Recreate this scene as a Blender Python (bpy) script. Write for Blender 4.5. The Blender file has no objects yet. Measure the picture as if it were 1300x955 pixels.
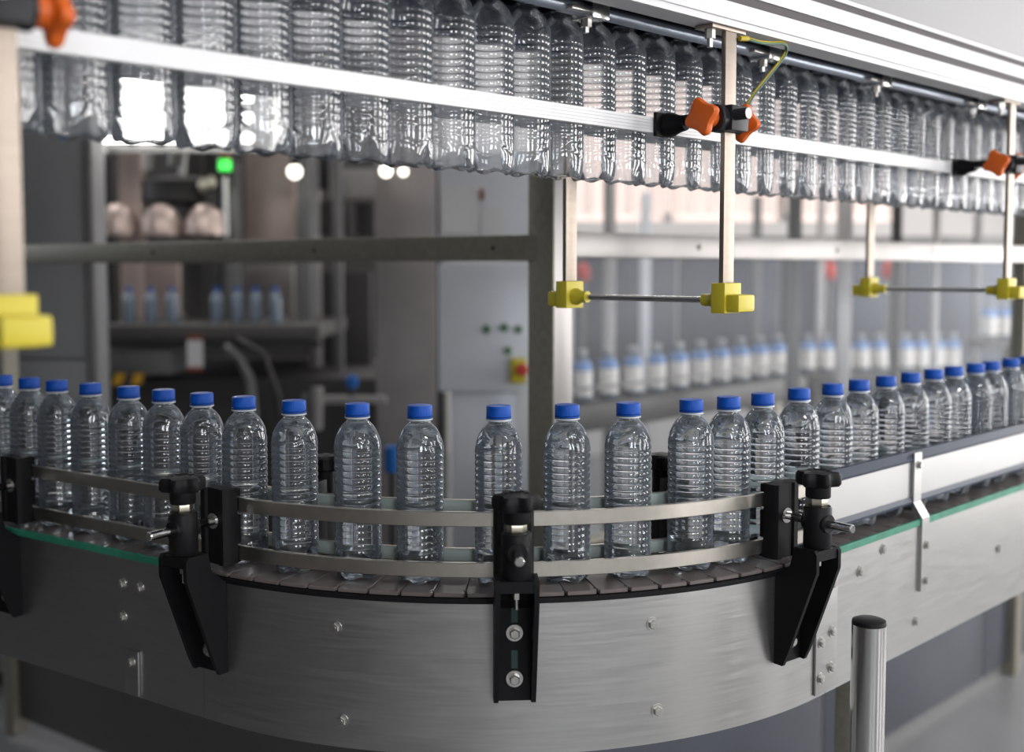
import bpy, bmesh, math, random
from math import sin, cos, pi, radians, sqrt, atan2, hypot
from mathutils import Vector, Matrix

S = bpy.context.scene
COL = S.collection
random.seed(7)

# ------------------------------------------------------------------ camera
cd = bpy.data.cameras.new('camera')
cam = bpy.data.objects.new('camera', cd)
COL.objects.link(cam)
cam.location = (0, 0, 1.405)
PITCH = math.atan2(92, 1430)
cam.rotation_euler = (pi / 2 - PITCH, 0, 0)
cd.sensor_fit = 'HORIZONTAL'
cd.sensor_width = 36
cd.lens = 1430 / 1300 * 36
cd.shift_y = -45.5 / 1300
cd.clip_start = 0.02
cd.dof.use_dof = True
cd.dof.focus_distance = 1.47
cd.dof.aperture_fstop = 2.4
S.camera = cam

# ------------------------------------------------------------------ world, exposure
w = bpy.data.worlds.new('world')
S.world = w
w.use_nodes = True
w.node_tree.nodes['Background'].inputs[0].default_value = (0.62, 0.72, 0.88, 1)
w.node_tree.nodes['Background'].inputs[1].default_value = 0.6
S.view_settings.view_transform = 'Standard'
S.view_settings.look = 'None'
S.view_settings.exposure = -0.1
S.view_settings.gamma = 1.0
S.view_settings.use_curve_mapping = False
S.cycles.max_bounces = 18
S.cycles.diffuse_bounces = 3
S.cycles.glossy_bounces = 5
S.cycles.transmission_bounces = 16
S.cycles.transparent_max_bounces = 40
S.cycles.caustics_reflective = False
S.cycles.caustics_refractive = False
S.cycles.sample_clamp_indirect = 5.0
S.cycles.use_denoising = True


def area(name, loc, rot, sx, sy, power, col=(1, 1, 1)):
    ld = bpy.data.lights.new(name, 'AREA')
    ld.shape = 'RECTANGLE'
    ld.size, ld.size_y, ld.energy, ld.color = sx, sy, power, col
    o = bpy.data.objects.new(name, ld)
    COL.objects.link(o)
    o.location = loc
    o.rotation_euler = rot
    return o


# daylight entering through the windows (each light fills one window opening)
XR, XL, YB, YF, ZT = 4.6, -4.6, 8.4, -3.6, 3.9      # room extents
WINR = [(-1.9, -0.9), (0.3, 1.3), (2.3, 3.3), (4.3, 5.3), (6.0, 7.0)]     # right wall windows, y ranges
WINF = [(0.5, 1.4), (2.5, 3.4)]                                 # front wall windows, x ranges
WINL = [(4.4, 5.4), (6.2, 7.2)]                                 # left wall windows, y ranges
WZ0, WZ1 = 1.5, 3.1
RZ0, RZ1 = 0.45, 2.95                                            # the right wall's windows reach lower
for y0, y1 in WINR:
    area('daylight', (XR + 0.10, (y0 + y1) / 2, (RZ0 + RZ1) / 2), (0, pi / 2, 0), RZ1 - RZ0, y1 - y0, 88 if y0 < 4 else 120, (1.0, 0.97, 0.95))
for x0, x1 in WINF:
    area('daylight', ((x0 + x1) / 2, YF - 0.10, (WZ0 + WZ1) / 2), (pi / 2, 0, 0), x1 - x0, WZ1 - WZ0, 78, (0.93, 0.96, 1.0))

for y0, y1 in WINL:
    area('daylight', (XL - 0.10, (y0 + y1) / 2, (WZ0 + WZ1) / 2), (0, -pi / 2, 0), WZ1 - WZ0, y1 - y0, 32, (0.86, 0.93, 1.0))

# ------------------------------------------------------------------ materials
M = {}


def mat(name, col, rough=0.5, metal=0.0, noise=0.0, nscale=20.0, stretch=(1, 1, 1), bump=0.0, bscale=None, emit=None, espec=None, rvar=0.0, coat=0.0):
    m = bpy.data.materials.new(name)
    m.use_nodes = True
    nt = m.node_tree
    b = nt.nodes['Principled BSDF']
    b.inputs['Base Color'].default_value = (*col, 1)
    b.inputs['Roughness'].default_value = rough
    b.inputs['Metallic'].default_value = metal
    if coat:
        b.inputs['Coat Weight'].default_value = coat
    if espec is not None:
        b.inputs['Specular IOR Level'].default_value = espec
    if emit:
        b.inputs['Emission Color'].default_value = (*emit[0], 1)
        b.inputs['Emission Strength'].default_value = emit[1]
    if noise or bump or rvar:
        tc = nt.nodes.new('ShaderNodeTexCoord')
        mp = nt.nodes.new('ShaderNodeMapping')
        mp.inputs['Scale'].default_value = stretch
        nz = nt.nodes.new('ShaderNodeTexNoise')
        nz.inputs['Scale'].default_value = nscale
        nz.inputs['Detail'].default_value = 4
        nt.links.new(tc.outputs['Object'], mp.inputs[0])
        nt.links.new(mp.outputs[0], nz.inputs['Vector'])
        if noise:
            mr = nt.nodes.new('ShaderNodeMapRange')
            mr.inputs['From Min'].default_value = 0.3
            mr.inputs['From Max'].default_value = 0.7
            mr.inputs['To Min'].default_value = 1 - noise
            mr.inputs['To Max'].default_value = 1 + noise
            nt.links.new(nz.outputs[0], mr.inputs[0])
            mx = nt.nodes.new('ShaderNodeVectorMath')
            mx.operation = 'SCALE'
            mx.inputs[0].default_value = col
            nt.links.new(mr.outputs[0], mx.inputs['Scale'])
            nt.links.new(mx.outputs[0], b.inputs['Base Color'])
        if rvar:
            mr2 = nt.nodes.new('ShaderNodeMapRange')
            mr2.inputs['From Min'].default_value = 0.3
            mr2.inputs['From Max'].default_value = 0.7
            mr2.inputs['To Min'].default_value = max(0.02, rough - rvar)
            mr2.inputs['To Max'].default_value = rough + rvar
            nt.links.new(nz.outputs[0], mr2.inputs[0])
            nt.links.new(mr2.outputs[0], b.inputs['Roughness'])
        if bump:
            bp = nt.nodes.new('ShaderNodeBump')
            bp.inputs['Strength'].default_value = bump
            bp.inputs['Distance'].default_value = 0.001
            if bscale:
                n2 = nt.nodes.new('ShaderNodeTexNoise')
                n2.inputs['Scale'].default_value = bscale
                nt.links.new(mp.outputs[0], n2.inputs['Vector'])
                nt.links.new(n2.outputs[0], bp.inputs['Height'])
            else:
                nt.links.new(nz.outputs[0], bp.inputs['Height'])
            nt.links.new(bp.outputs[0], b.inputs['Normal'])
    M[name] = m
    return m


mat('fascia_steel', (0.50, 0.50, 0.49), 0.36, 1.0, noise=0.05, nscale=14, stretch=(1, 1, 25), rvar=0.04)
mat('guard_steel', (0.43, 0.43, 0.43), 0.42, 1.0, noise=0.03, nscale=10)
mat('rail_steel', (0.62, 0.59, 0.53), 0.3, 1.0, noise=0.05, nscale=60)
mat('bright_steel', (0.72, 0.72, 0.70), 0.15, 1.0)
mat('bolt_steel', (0.58, 0.57, 0.54), 0.3, 1.0)
mat('brass_nut', (0.72, 0.68, 0.55), 0.35, 1.0)
mat('warm_steel', (0.34, 0.29, 0.245), 0.38, 0.85, noise=0.06, nscale=30, stretch=(1, 1, 6))
mat('frame_steel', (0.32, 0.30, 0.245), 0.5, 0.5, noise=0.10, nscale=12, stretch=(6, 6, 6))
mat('dull_steel', (0.20, 0.20, 0.20), 0.5, 0.4, noise=0.10, nscale=4)
mat('black_plastic', (0.009, 0.009, 0.010), 0.45, 0, espec=0.15)
mat('dark_plastic', (0.014, 0.015, 0.019), 0.42, espec=0.3)
mat('chain_plate', (0.155, 0.130, 0.122), 0.28, 0.0, noise=0.14, nscale=25)
mat('slot_dark', (0.018, 0.05, 0.045), 0.5)
mat('chain_under', (0.02, 0.018, 0.018), 0.6)
mat('green_strip', (0.03, 0.22, 0.14), 0.45, 0.0, noise=0.2, nscale=40)
mat('pale_plastic', (0.52, 0.60, 0.57), 0.4)
mat('navy', (0.035, 0.052, 0.10), 0.4, 0.0, noise=0.3, nscale=18)
mat('slate_plastic', (0.04, 0.052, 0.08), 0.45, espec=0.3)
mat('white_alu', (0.62, 0.62, 0.63), 0.42, 0.15)
mat('rail_white', (0.80, 0.80, 0.81), 0.42, 0.1)
mat('groove', (0.085, 0.075, 0.078), 0.7)
mat('cover_paint', (0.25, 0.25, 0.255), 0.4)
mat('tube_alu', (0.36, 0.40, 0.47), 0.32, 0.8)
mat('yellow', (0.60, 0.50, 0.035), 0.42, 0, bump=0.05, nscale=90)
mat('orange', (0.72, 0.13, 0.012), 0.42)
mat('wire_yellow', (0.55, 0.42, 0.02), 0.4)
mat('wire_green', (0.02, 0.10, 0.05), 0.4)
mat('white_plastic', (0.80, 0.80, 0.80), 0.4)
mat('ring_plastic', (0.62, 0.66, 0.72), 0.3)
mat('cap_blue', (0.002, 0.075, 0.42), 0.45, 0, espec=0.25)
mat('floor_paint', (0.22, 0.225, 0.23), 0.35, 0, noise=0.15, nscale=1.2, rvar=0.1)
mat('wall_paint', (0.62, 0.60, 0.59), 0.8)
mat('ceiling_paint', (0.66, 0.67, 0.69), 0.8)
mat('dark_wall', (0.14, 0.14, 0.145), 0.8)
mat('black_hole', (0.01, 0.01, 0.01), 0.8)
mat('window_frame', (0.3, 0.3, 0.3), 0.5)
mat('cabinet_grey', (0.27, 0.275, 0.28), 0.5, 0.2, noise=0.10, nscale=3)
mat('panel_light', (0.74, 0.76, 0.80), 0.4, 0.2, noise=0.06, nscale=4)
mat('panel_brown', (0.36, 0.33, 0.32), 0.5, 0.3, noise=0.12, nscale=5)
mat('panel_slate', (0.09, 0.098, 0.122), 0.4, 0.5, noise=0.12, nscale=3)
mat('pink_steel', (0.70, 0.56, 0.50), 0.4, 0.5, noise=0.12, nscale=6)
mat('pale_steel', (0.43, 0.41, 0.40), 0.35, 0.5, noise=0.08, nscale=6)
mat('machine_dark', (0.045, 0.042, 0.042), 0.6)
mat('machine_mid', (0.11, 0.105, 0.10), 0.5, 0.3)
mat('hazard_yellow', (0.65, 0.36, 0.02), 0.5)
mat('red', (0.55, 0.03, 0.02), 0.4)
mat('red_brown', (0.28, 0.07, 0.03), 0.4)
mat('dark_green', (0.02, 0.16, 0.09), 0.4)
mat('paper', (0.78, 0.78, 0.78), 0.7)
mat('label_white', (0.92, 0.87, 0.81), 0.55)
mat('label_blue', (0.16, 0.30, 0.62), 0.4)
mat('bottle_far', (0.17, 0.21, 0.27), 0.25)
mat('cap_grey', (0.42, 0.41, 0.40), 0.5)
mat('blue_plastic', (0.01, 0.13, 0.45), 0.4)
mat('green_lamp', (0.05, 0.6, 0.08), 0.3, emit=((0.06, 0.9, 0.10), 1.6))
mat('lamp_glow', (1, 1, 1), 0.5, emit=((1.0, 0.97, 0.92), 14.0))
mat('bulb_glow', (1, 1, 1), 0.5, emit=((1.0, 0.95, 0.82), 4.0))
mat('curtain', (0.80, 0.72, 0.68), 0.6)
mat('pink_window', (0.9, 0.8, 0.76), 0.5, emit=((1.0, 0.80, 0.73), 0.62))


def mat_shell(name, tint=(0.97, 0.985, 1.0), edge=(0.45, 0.50, 0.58), refl=1.0, rough=0.05, haze=0.0, ehaze=0.0, bump=0.05, bend=0.0):
    """thin PET wall: no net refraction, fresnel gloss, longer path at grazing angles, pale haze standing in for refracted light"""
    m = bpy.data.materials.new(name)
    m.use_nodes = True
    nt = m.node_tree
    for n in list(nt.nodes):
        if n.type != 'OUTPUT_MATERIAL':
            nt.nodes.remove(n)
    out = [n for n in nt.nodes if n.type == 'OUTPUT_MATERIAL'][0]
    lw = nt.nodes.new('ShaderNodeLayerWeight')
    lw.inputs['Blend'].default_value = 0.45
    pw = nt.nodes.new('ShaderNodeMath')
    pw.operation = 'POWER'
    pw.inputs[1].default_value = 2.0
    nt.links.new(lw.outputs['Facing'], pw.inputs[0])
    mc = nt.nodes.new('ShaderNodeMix')
    mc.data_type = 'RGBA'
    mc.inputs[6].default_value = (*tint, 1)
    mc.inputs[7].default_value = (*edge, 1)
    nt.links.new(pw.outputs[0], mc.inputs[0])
    tr = nt.nodes.new('ShaderNodeBsdfTransparent')
    nt.links.new(mc.outputs[2], tr.inputs[0])
    thru = tr
    rf = None
    if bend:
        rf = nt.nodes.new('ShaderNodeBsdfRefraction')
        rf.inputs['IOR'].default_value = 1.05
        rf.inputs['Roughness'].default_value = 0.0
        nt.links.new(mc.outputs[2], rf.inputs[0])
        thru = nt.nodes.new('ShaderNodeMixShader')
        thru.inputs[0].default_value = bend
        nt.links.new(tr.outputs[0], thru.inputs[1])
        nt.links.new(rf.outputs[0], thru.inputs[2])
    gl = nt.nodes.new('ShaderNodeBsdfGlossy')
    gl.inputs['Roughness'].default_value = rough
    fr = nt.nodes.new('ShaderNodeFresnel')
    fr.inputs['IOR'].default_value = 1.57
    mu = nt.nodes.new('ShaderNodeMath')
    mu.operation = 'MULTIPLY'
    mu.use_clamp = True
    mu.inputs[1].default_value = refl
    nt.links.new(fr.outputs[0], mu.inputs[0])
    mx = nt.nodes.new('ShaderNodeMixShader')
    nt.links.new(mu.outputs[0], mx.inputs[0])
    nt.links.new(thru.outputs[0], mx.inputs[1])
    nt.links.new(gl.outputs[0], mx.inputs[2])
    last = mx
    if haze:
        df = nt.nodes.new('ShaderNodeBsdfDiffuse')  # pale diffuse rim mimics light refracted through the wall
        tl = nt.nodes.new('ShaderNodeBsdfTranslucent')
        for n in (df, tl):
            n.inputs[0].default_value = (0.80, 0.88, 0.97, 1)
        m2 = nt.nodes.new('ShaderNodeMixShader')
        nt.links.new(df.outputs[0], m2.inputs[1])
        nt.links.new(tl.outputs[0], m2.inputs[2])
        m3 = nt.nodes.new('ShaderNodeMixShader')
        hz_ = nt.nodes.new('ShaderNodeMath')
        hz_.operation = 'MULTIPLY_ADD'
        hz_.inputs[1].default_value = ehaze
        hz_.inputs[2].default_value = haze
        p3 = nt.nodes.new('ShaderNodeMath')
        p3.operation = 'POWER'
        p3.inputs[1].default_value = 1.6
        nt.links.new(lw.outputs['Facing'], p3.inputs[0])
        nt.links.new(p3.outputs[0], hz_.inputs[0])
        nt.links.new(hz_.outputs[0], m3.inputs[0])
        nt.links.new(mx.outputs[0], m3.inputs[1])
        nt.links.new(m2.outputs[0], m3.inputs[2])
        last = m3
    nt.links.new(last.outputs[0], out.inputs[0])
    tc = nt.nodes.new('ShaderNodeTexCoord')
    nz = nt.nodes.new('ShaderNodeTexNoise')
    nz.inputs['Scale'].default_value = 55
    bp = nt.nodes.new('ShaderNodeBump')
    bp.inputs['Strength'].default_value = bump
    bp.inputs['Distance'].default_value = 0.002
    nt.links.new(tc.outputs['Object'], nz.inputs['Vector'])
    nt.links.new(nz.outputs[0], bp.inputs['Height'])
    nt.links.new(bp.outputs[0], gl.inputs['Normal'])
    nt.links.new(bp.outputs[0], fr.inputs['Normal'])
    M[name] = m


mat_shell('pet_filled', refl=1.2, edge=(0.88, 0.91, 0.95), haze=0.02, ehaze=0.40, rough=0.02, bump=0.03)
mat_shell('pet_empty', refl=2.6, edge=(0.62, 0.66, 0.72), haze=0.05, ehaze=0.20, rough=0.03, bump=0.03, bend=0.25)
mat_shell('acrylic', tint=(0.96, 0.97, 0.98), edge=(0.8, 0.84, 0.88), refl=0.05, rough=0.35, bump=0.0)


def mat_water():
    m = bpy.data.materials.new('water')
    m.use_nodes = True
    nt = m.node_tree
    for n in list(nt.nodes):
        if n.type != 'OUTPUT_MATERIAL':
            nt.nodes.remove(n)
    out = [n for n in nt.nodes if n.type == 'OUTPUT_MATERIAL'][0]
    g = nt.nodes.new('ShaderNodeBsdfRefraction')
    g.inputs['IOR'].default_value = 1.333
    g.inputs['Roughness'].default_value = 0.0
    g.inputs['Color'].default_value = (0.96, 0.98, 1.0, 1)
    g2 = nt.nodes.new('ShaderNodeBsdfGlass')
    g2.inputs['IOR'].default_value = 1.333
    g2.inputs['Roughness'].default_value = 0.0
    g2.inputs['Color'].default_value = (0.97, 0.985, 1.0, 1)
    nt.links.new(g2.outputs[0], out.inputs[0])
    nt.nodes.remove(g)
    M['water'] = m


mat_water()


# ------------------------------------------------------------------ mesh helpers
def mesh_obj(name, verts, faces, material, parent=None, smooth=35):
    me = bpy.data.meshes.new(name)
    me.from_pydata(verts, [], faces)
    me.update()
    bm = bmesh.new()
    bm.from_mesh(me)
    bmesh.ops.recalc_face_normals(bm, faces=bm.faces)
    bm.to_mesh(me)
    bm.free()
    return link(name, me, material, parent, smooth)


def link(name, me, material, parent=None, smooth=35):
    if smooth:
        for p in me.polygons:
            p.use_smooth = True
        me.set_sharp_from_angle(angle=radians(smooth))
    me.materials.clear()
    me.materials.append(M[material])
    o = bpy.data.objects.new(name, me)
    COL.objects.link(o)
    if parent is not None:
        o.parent = parent
    return o


class MB:
    """collects pieces of ONE part"""

    def __init__(self):
        self.v, self.f = [], []

    def add(self, vs, fs):
        n = len(self.v)
        self.v += [tuple(p) for p in vs]
        self.f += [tuple(i + n for i in q) for q in fs]
        return self

    def box(self, x0, x1, y0, y1, z0, z1, bevel=0.0, mtx=None):
        bm = bmesh.new()
        bmesh.ops.create_cube(bm, size=1)
        for v in bm.verts:
            v.co = Vector(((x0 + x1) / 2 + v.co.x * (x1 - x0), (y0 + y1) / 2 + v.co.y * (y1 - y0), (z0 + z1) / 2 + v.co.z * (z1 - z0)))
        if bevel:
            bmesh.ops.bevel(bm, geom=list(bm.edges), offset=bevel, segments=2, affect='EDGES', profile=0.6)
        bm.verts.index_update()
        vs = [(mtx @ v.co if mtx else v.co) for v in bm.verts]
        fs = [[v.index for v in f.verts] for f in bm.faces]
        bm.free()
        return self.add(vs, fs)

    def prism(self, pts, x0, x1, mtx=None, axis='x'):
        """polygon pts (a,b) extruded along axis"""
        n = len(pts)
        def mk(t, a, b):
            return {'x': (t, a, b), 'y': (a, t, b), 'z': (a, b, t)}[axis]
        vs = [mk(x0, a, b) for a, b in pts] + [mk(x1, a, b) for a, b in pts]
        fs = [tuple(range(n))[::-1], tuple(range(n, 2 * n))] + [(i, (i + 1) % n, (i + 1) % n + n, i + n) for i in range(n)]
        if mtx:
            vs = [mtx @ Vector(v) for v in vs]
        return self.add(vs, fs)

    def lathe(self, prof, seg=24, mtx=None, axis='z', mod=None):
        """prof: list of (r, h); closed at ends when r == 0 or by caps"""
        rows = []
        vs, fs = [], []
        for r, h in prof:
            row = []
            for k in range(seg):
                a = 2 * pi * k / seg
                rr = r * (mod(a, h) if mod else 1)
                p = (rr * cos(a), rr * sin(a), h)
                if axis == 'x':
                    p = (p[2], p[0], p[1])
                elif axis == 'y':
                    p = (p[1], p[2], p[0])
                row.append(len(vs))
                vs.append(p)
            rows.append(row)
        for a, b in zip(rows, rows[1:]):
            for k in range(seg):
                fs.append((a[k], a[(k + 1) % seg], b[(k + 1) % seg], b[k]))
        fs.append(tuple(rows[0][::-1]))
        fs.append(tuple(rows[-1]))
        if mtx:
            vs = [mtx @ Vector(v) for v in vs]
        return self.add(vs, fs)

    def cyl(self, r, h0, h1, seg=20, mtx=None, axis='z', ch=0.0):
        if ch:
            pr = [(r - ch, h0), (r, h0 + ch), (r, h1 - ch), (r - ch, h1)]
        else:
            pr = [(r, h0), (r, h1)]
        return self.lathe(pr, seg, mtx, axis)

    def tube(self, pts, r, seg=10):
        pts = [Vector(p) for p in pts]
        rows = []
        vs, fs = [], []
        up = Vector((0, 0, 1))
        for i, p in enumerate(pts):
            t = (pts[min(i + 1, len(pts) - 1)] - pts[max(i - 1, 0)]).normalized()
            a = t.cross(up)
            if a.length < 1e-3:
                a = t.cross(Vector((1, 0, 0)))
            a.normalize()
            b = t.cross(a)
            row = []
            for k in range(seg):
                q = 2 * pi * k / seg
                row.append(len(vs))
                vs.append(p + r * (cos(q) * a + sin(q) * b))
            rows.append(row)
        for a, b in zip(rows, rows[1:]):
            for k in range(seg):
                fs.append((a[k], a[(k + 1) % seg], b[(k + 1) % seg], b[k]))
        fs.append(tuple(rows[0][::-1]))
        fs.append(tuple(rows[-1]))
        return self.add(vs, fs)

    def build(self, name, material, parent=None, smooth=35):
        return mesh_obj(name, self.v, self.f, material, parent, smooth)


def empty(name, loc=(0, 0, 0), rz=0.0):
    o = bpy.data.objects.new(name, None)
    COL.objects.link(o)
    o.location = loc
    o.rotation_euler = (0, 0, rz)
    o.empty_display_size = 0.05
    return o


def tag(o, label, cat=None, group=None, kind=None):
    if label:
        o['label'] = label
    if cat:
        o['category'] = cat
    if group:
        o['group'] = group
    if kind:
        o['kind'] = kind
    return o


def dup(o, parent=None):
    c = o.copy()
    COL.objects.link(c)
    c.parent = parent
    for ch in list(o.children):
        dup(ch, c)
    return c


def frame(px, py, ang, z=0.0):
    """local frame: x along tangent heading, y outward (right-hand normal of the heading), z up"""
    ux, uy = sin(ang), cos(ang)
    nx, ny = uy, -ux
    return Matrix(((ux, nx, 0, px), (uy, ny, 0, py), (0, 0, 1, z), (0, 0, 0, 1)))


# ------------------------------------------------------------------ conveyor path
CX, CY, R = -0.036, 2.044, 0.606
PL, PR = radians(32.9), radians(44.6)
SL, SR = -R * PL, R * PR


def path(s, off=0.0):
    if s < SL:
        a = -PL
        d = s - SL
    elif s > SR:
        a = PR
        d = s - SR
    else:
        a, d = s / R, 0.0
    tx, ty = cos(a), sin(a)
    nx, ny = sin(a), -cos(a)
    return CX + (R + off) * nx + d * tx, CY + (R + off) * ny + d * ty, a


def pframe(s, off=0.0, z=0.0):
    x, y, a = path(s, off)
    return Matrix(((cos(a), sin(a), 0, x), (sin(a), -cos(a), 0, y), (0, 0, 1, z), (0, 0, 0, 1)))


def srange(s0, s1, step=0.02):
    out = [s0]
    if s0 < SL < s1:
        out.append(SL)
    a, b = max(s0, SL), min(s1, SR)
    if b > a:
        n = max(2, int((b - a) / step))
        out += [a + (b - a) * i / n for i in range(n + 1)]
    out.append(s1)
    res = []
    for v in sorted(out):
        if not res or v - res[-1] > 1e-5:
            res.append(v)
    return res


def sweep(prof, s0, s1, mb=None, step=0.02):
    """closed profile of (off, z) swept along the conveyor path"""
    mb = mb or MB()
    n = len(prof)
    vs, fs = [], []
    ss = srange(s0, s1, step)
    for s in ss:
        for off, z in prof:
            x, y, _ = path(s, off)
            vs.append((x, y, z))
    for i in range(len(ss) - 1):
        for k in range(n):
            a, b = i * n + k, i * n + (k + 1) % n
            fs.append((a, b, b + n, a + n))
    fs.append(tuple(range(n))[::-1])
    fs.append(tuple((len(ss) - 1) * n + k for k in range(n)))
    return mb.add(vs, fs)


def rect(o0, o1, z0, z1, c=0.0):
    if not c:
        return [(o0, z0), (o1, z0), (o1, z1), (o0, z1)]
    return [(o0 + c, z0), (o1 - c, z0), (o1, z0 + c), (o1, z1 - c), (o1 - c, z1), (o0 + c, z1), (o0, z1 - c), (o0, z0 + c)]


# ------------------------------------------------------------------ room shell
def st(o):
    o['kind'] = 'structure'
    return o


st(MB().box(XL - 0.3, XR + 0.3, YF - 0.3, YB + 0.3, -0.1, 0).build('floor', 'floor_paint'))
st(MB().box(XL - 0.3, XR + 0.3, YF - 0.3, YB + 0.3, ZT, ZT + 0.1).build('ceiling', 'ceiling_paint'))

# back wall with a window opening on its right half
BW = (0.3, 2.9, 1.75, 2.75)
mb = MB().box(XL, BW[0], YB, YB + 0.2, 0, ZT).box(BW[1], XR, YB, YB + 0.2, 0, ZT)
mb.box(BW[0], BW[1], YB, YB + 0.2, 0, BW[2]).box(BW[0], BW[1], YB, YB + 0.2, BW[3], ZT)
st(mb.build('wall_back', 'wall_paint'))


def wall_with_windows(name, spans, along, pos, thick, lo, hi, mt='wall_paint', w0=WZ0, w1=WZ1):
    mb = MB()
    def bx(a0, a1, z0, z1):
        if along == 'y':
            mb.box(pos, pos + thick, a0, a1, z0, z1)
        else:
            mb.box(a0, a1, pos, pos + thick, z0, z1)
    prev = lo
    for a0, a1 in spans:
        bx(prev, a0, 0, ZT)
        bx(a0, a1, 0, w0)
        bx(a0, a1, w1, ZT)
        prev = a1
    bx(prev, hi, 0, ZT)
    return st(mb.build(name, mt))


wall_with_windows('wall_right', WINR, 'y', XR, 0.2, YF - 0.2, YB + 0.2, w0=RZ0, w1=RZ1)
wall_with_windows('wall_left', WINL, 'y', XL - 0.2, 0.2, YF - 0.2, YB + 0.2, 'dark_wall')
wall_with_windows('wall_front', WINF, 'x', YF - 0.2, 0.2, XL, XR)


def window(idx, a0, a1, along, pos, rows=3, cols=2, w0=WZ0, w1=WZ1):
    mb = MB()
    t = 0.03
    def bar(u0, u1, z0, z1):
        if along == 'y':
            mb.box(pos, pos + 0.05, u0, u1, z0, z1)
        else:
            mb.box(u0, u1, pos, pos + 0.05, z0, z1)
    for k in range(cols + 1):
        u = a0 + (a1 - a0) * k / cols
        bar(max(a0, u - t), min(a1, u + t), w0, w1)
    for k in range(rows + 1):
        z = w0 + (w1 - w0) * k / rows
        bar(a0, a1, max(w0, z - t), min(w1, z + t))
    return st(mb.build('window_%d' % idx, 'window_frame'))


i = 1
for y0, y1 in WINR:
    window(i, y0, y1, 'y', XR + 0.02, 5, 2, RZ0, RZ1)
    i += 1
for x0, x1 in WINF:
    window(i, x0, x1, 'x', YF - 0.07)
    i += 1
for y0, y1 in WINL:
    window(i, y0, y1, 'y', XL - 0.07)
    i += 1
# lit window in the back wall, hung with vertical blind strips
wb = st(MB().box(BW[0], BW[1], YB + 0.10, YB + 0.12, BW[2], BW[3]).build('window_%d' % i, 'pink_window'))
for k in range(4):
    x = BW[0] + (BW[1] - BW[0]) * k / 3
    MB().box(x - 0.03, x + 0.03, YB + 0.04, YB + 0.09, BW[2], BW[3]).build('mullion', 'window_frame', wb)
for k in range(17):
    x = BW[0] + 0.1 + (BW[1] - BW[0] - 0.2) * k / 16
    MB().box(x - 0.045, x + 0.045, YB - 0.012, YB - 0.008, BW[2] + 0.05, BW[3] + 0.02, mtx=Matrix.Translation((x, YB, 0)) @ Matrix.Rotation(radians(35), 4, 'Z') @ Matrix.Translation((-x, -YB, 0))).build('blind_strip', 'curtain', wb)

# ------------------------------------------------------------------ lower conveyor
conv = empty('bottle_conveyor', (CX, CY - R, 0))
tag(conv, 'curved stainless bottle conveyor with plate chain, guide rails and black brackets', 'conveyor')


def cpart(mb, name, material, parent=None, smooth=35):
    o = mb.build(name, material, None, smooth)
    p = parent or conv
    o.parent = p
    o.matrix_parent_inverse = Matrix.Translation(conv.location).inverted() if p is conv else Matrix.Identity(4)
    return o


S0, S1 = -1.25, 2.3
FO = 0.064            # fascia offset
cpart(sweep(rect(FO - 0.003, FO, 0.795, 0.990), SL - 0.02, SR + 0.02), 'curved_fascia', 'fascia_steel')
cpart(sweep(rect(FO - 0.003, FO, 0.795, 0.992), S0, SL - 0.021), 'side_panel', 'fascia_steel')
cpart(sweep(rect(FO - 0.003, FO, 0.795, 0.992), SR + 0.021, S1), 'side_panel', 'fascia_steel')
cpart(sweep(rect(-FO, -FO + 0.003, 0.795, 0.990), S0, S1), 'inner_fascia', 'fascia_steel')
cpart(sweep(rect(-0.058, 0.0605, 0.9875, 0.9925), S0, S1), 'chain_track', 'chain_under')
cpart(sweep(rect(FO - 0.0025, FO + 0.0025, 0.9925, 1.003, 0.0008), S0, SL - 0.10), 'wear_strip', 'green_strip')
cpart(sweep(rect(FO - 0.0025, FO + 0.0025, 0.9925, 1.003, 0.0008), SR + 0.03, S1), 'wear_strip', 'green_strip')
# thin dark lip of the curved track below the chain
cpart(sweep(rect(FO - 0.006, FO + 0.002, 0.9885, 0.9945), SL - 0.09, SR + 0.03), 'track_edge', 'black_plastic')

# chain plates: one shared mesh
def chain_mesh(wi, wo):
    top, bot = 0.0, -0.0045
    # outline (x along, y outward) with a hinge notch at the outer edge
    pts = [(-wi, -0.056), (wi, -0.056), (wo - 0.0004, 0.044), (wo - 0.003, 0.047), (wo - 0.003, 0.051), (wo, 0.054), (wo - 0.002, 0.060), (-wo + 0.002, 0.060), (-wo, 0.054), (-wo - 0.0, 0.044)]
    c = 0.0008
    def ins(p, d):
        return (p[0] - d * (1 if p[0] > 0 else -1), p[1] - d * (1 if p[1] > 0 else -1))
    m = len(pts)
    vs = [(x, y, bot) for x, y in pts] + [(x, y, top - c) for x, y in pts] + [(*ins(p, c), top) for p in pts]
    fs = [tuple(range(m))[::-1], tuple(range(2 * m, 3 * m))]
    for k in range(m):
        k2 = (k + 1) % m
        fs.append((k, k2, k2 + m, k + m))
        fs.append((k + m, k2 + m, k2 + 2 * m, k + 2 * m))
    return vs, fs


CH = [mesh_obj('chain_plate', *chain_mesh(0.0168, 0.0202), 'chain_plate'), mesh_obj('chain_plate', *chain_mesh(0.0186, 0.0186), 'chain_plate')]
seen = [False, False]
k = 0
s = S0 + 0.03
while s < S1 - 0.02:
    q = 0 if SL - 0.01 < s < SR + 0.01 else 1
    o = CH[q]
    if seen[q]:
        o = CH[q].copy()
        COL.objects.link(o)
    seen[q] = True
    o.parent = conv
    o.matrix_parent_inverse = Matrix.Translation(conv.location).inverted()
    o.matrix_basis = pframe(s, 0, 1.0)
    s += 0.0381

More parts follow.
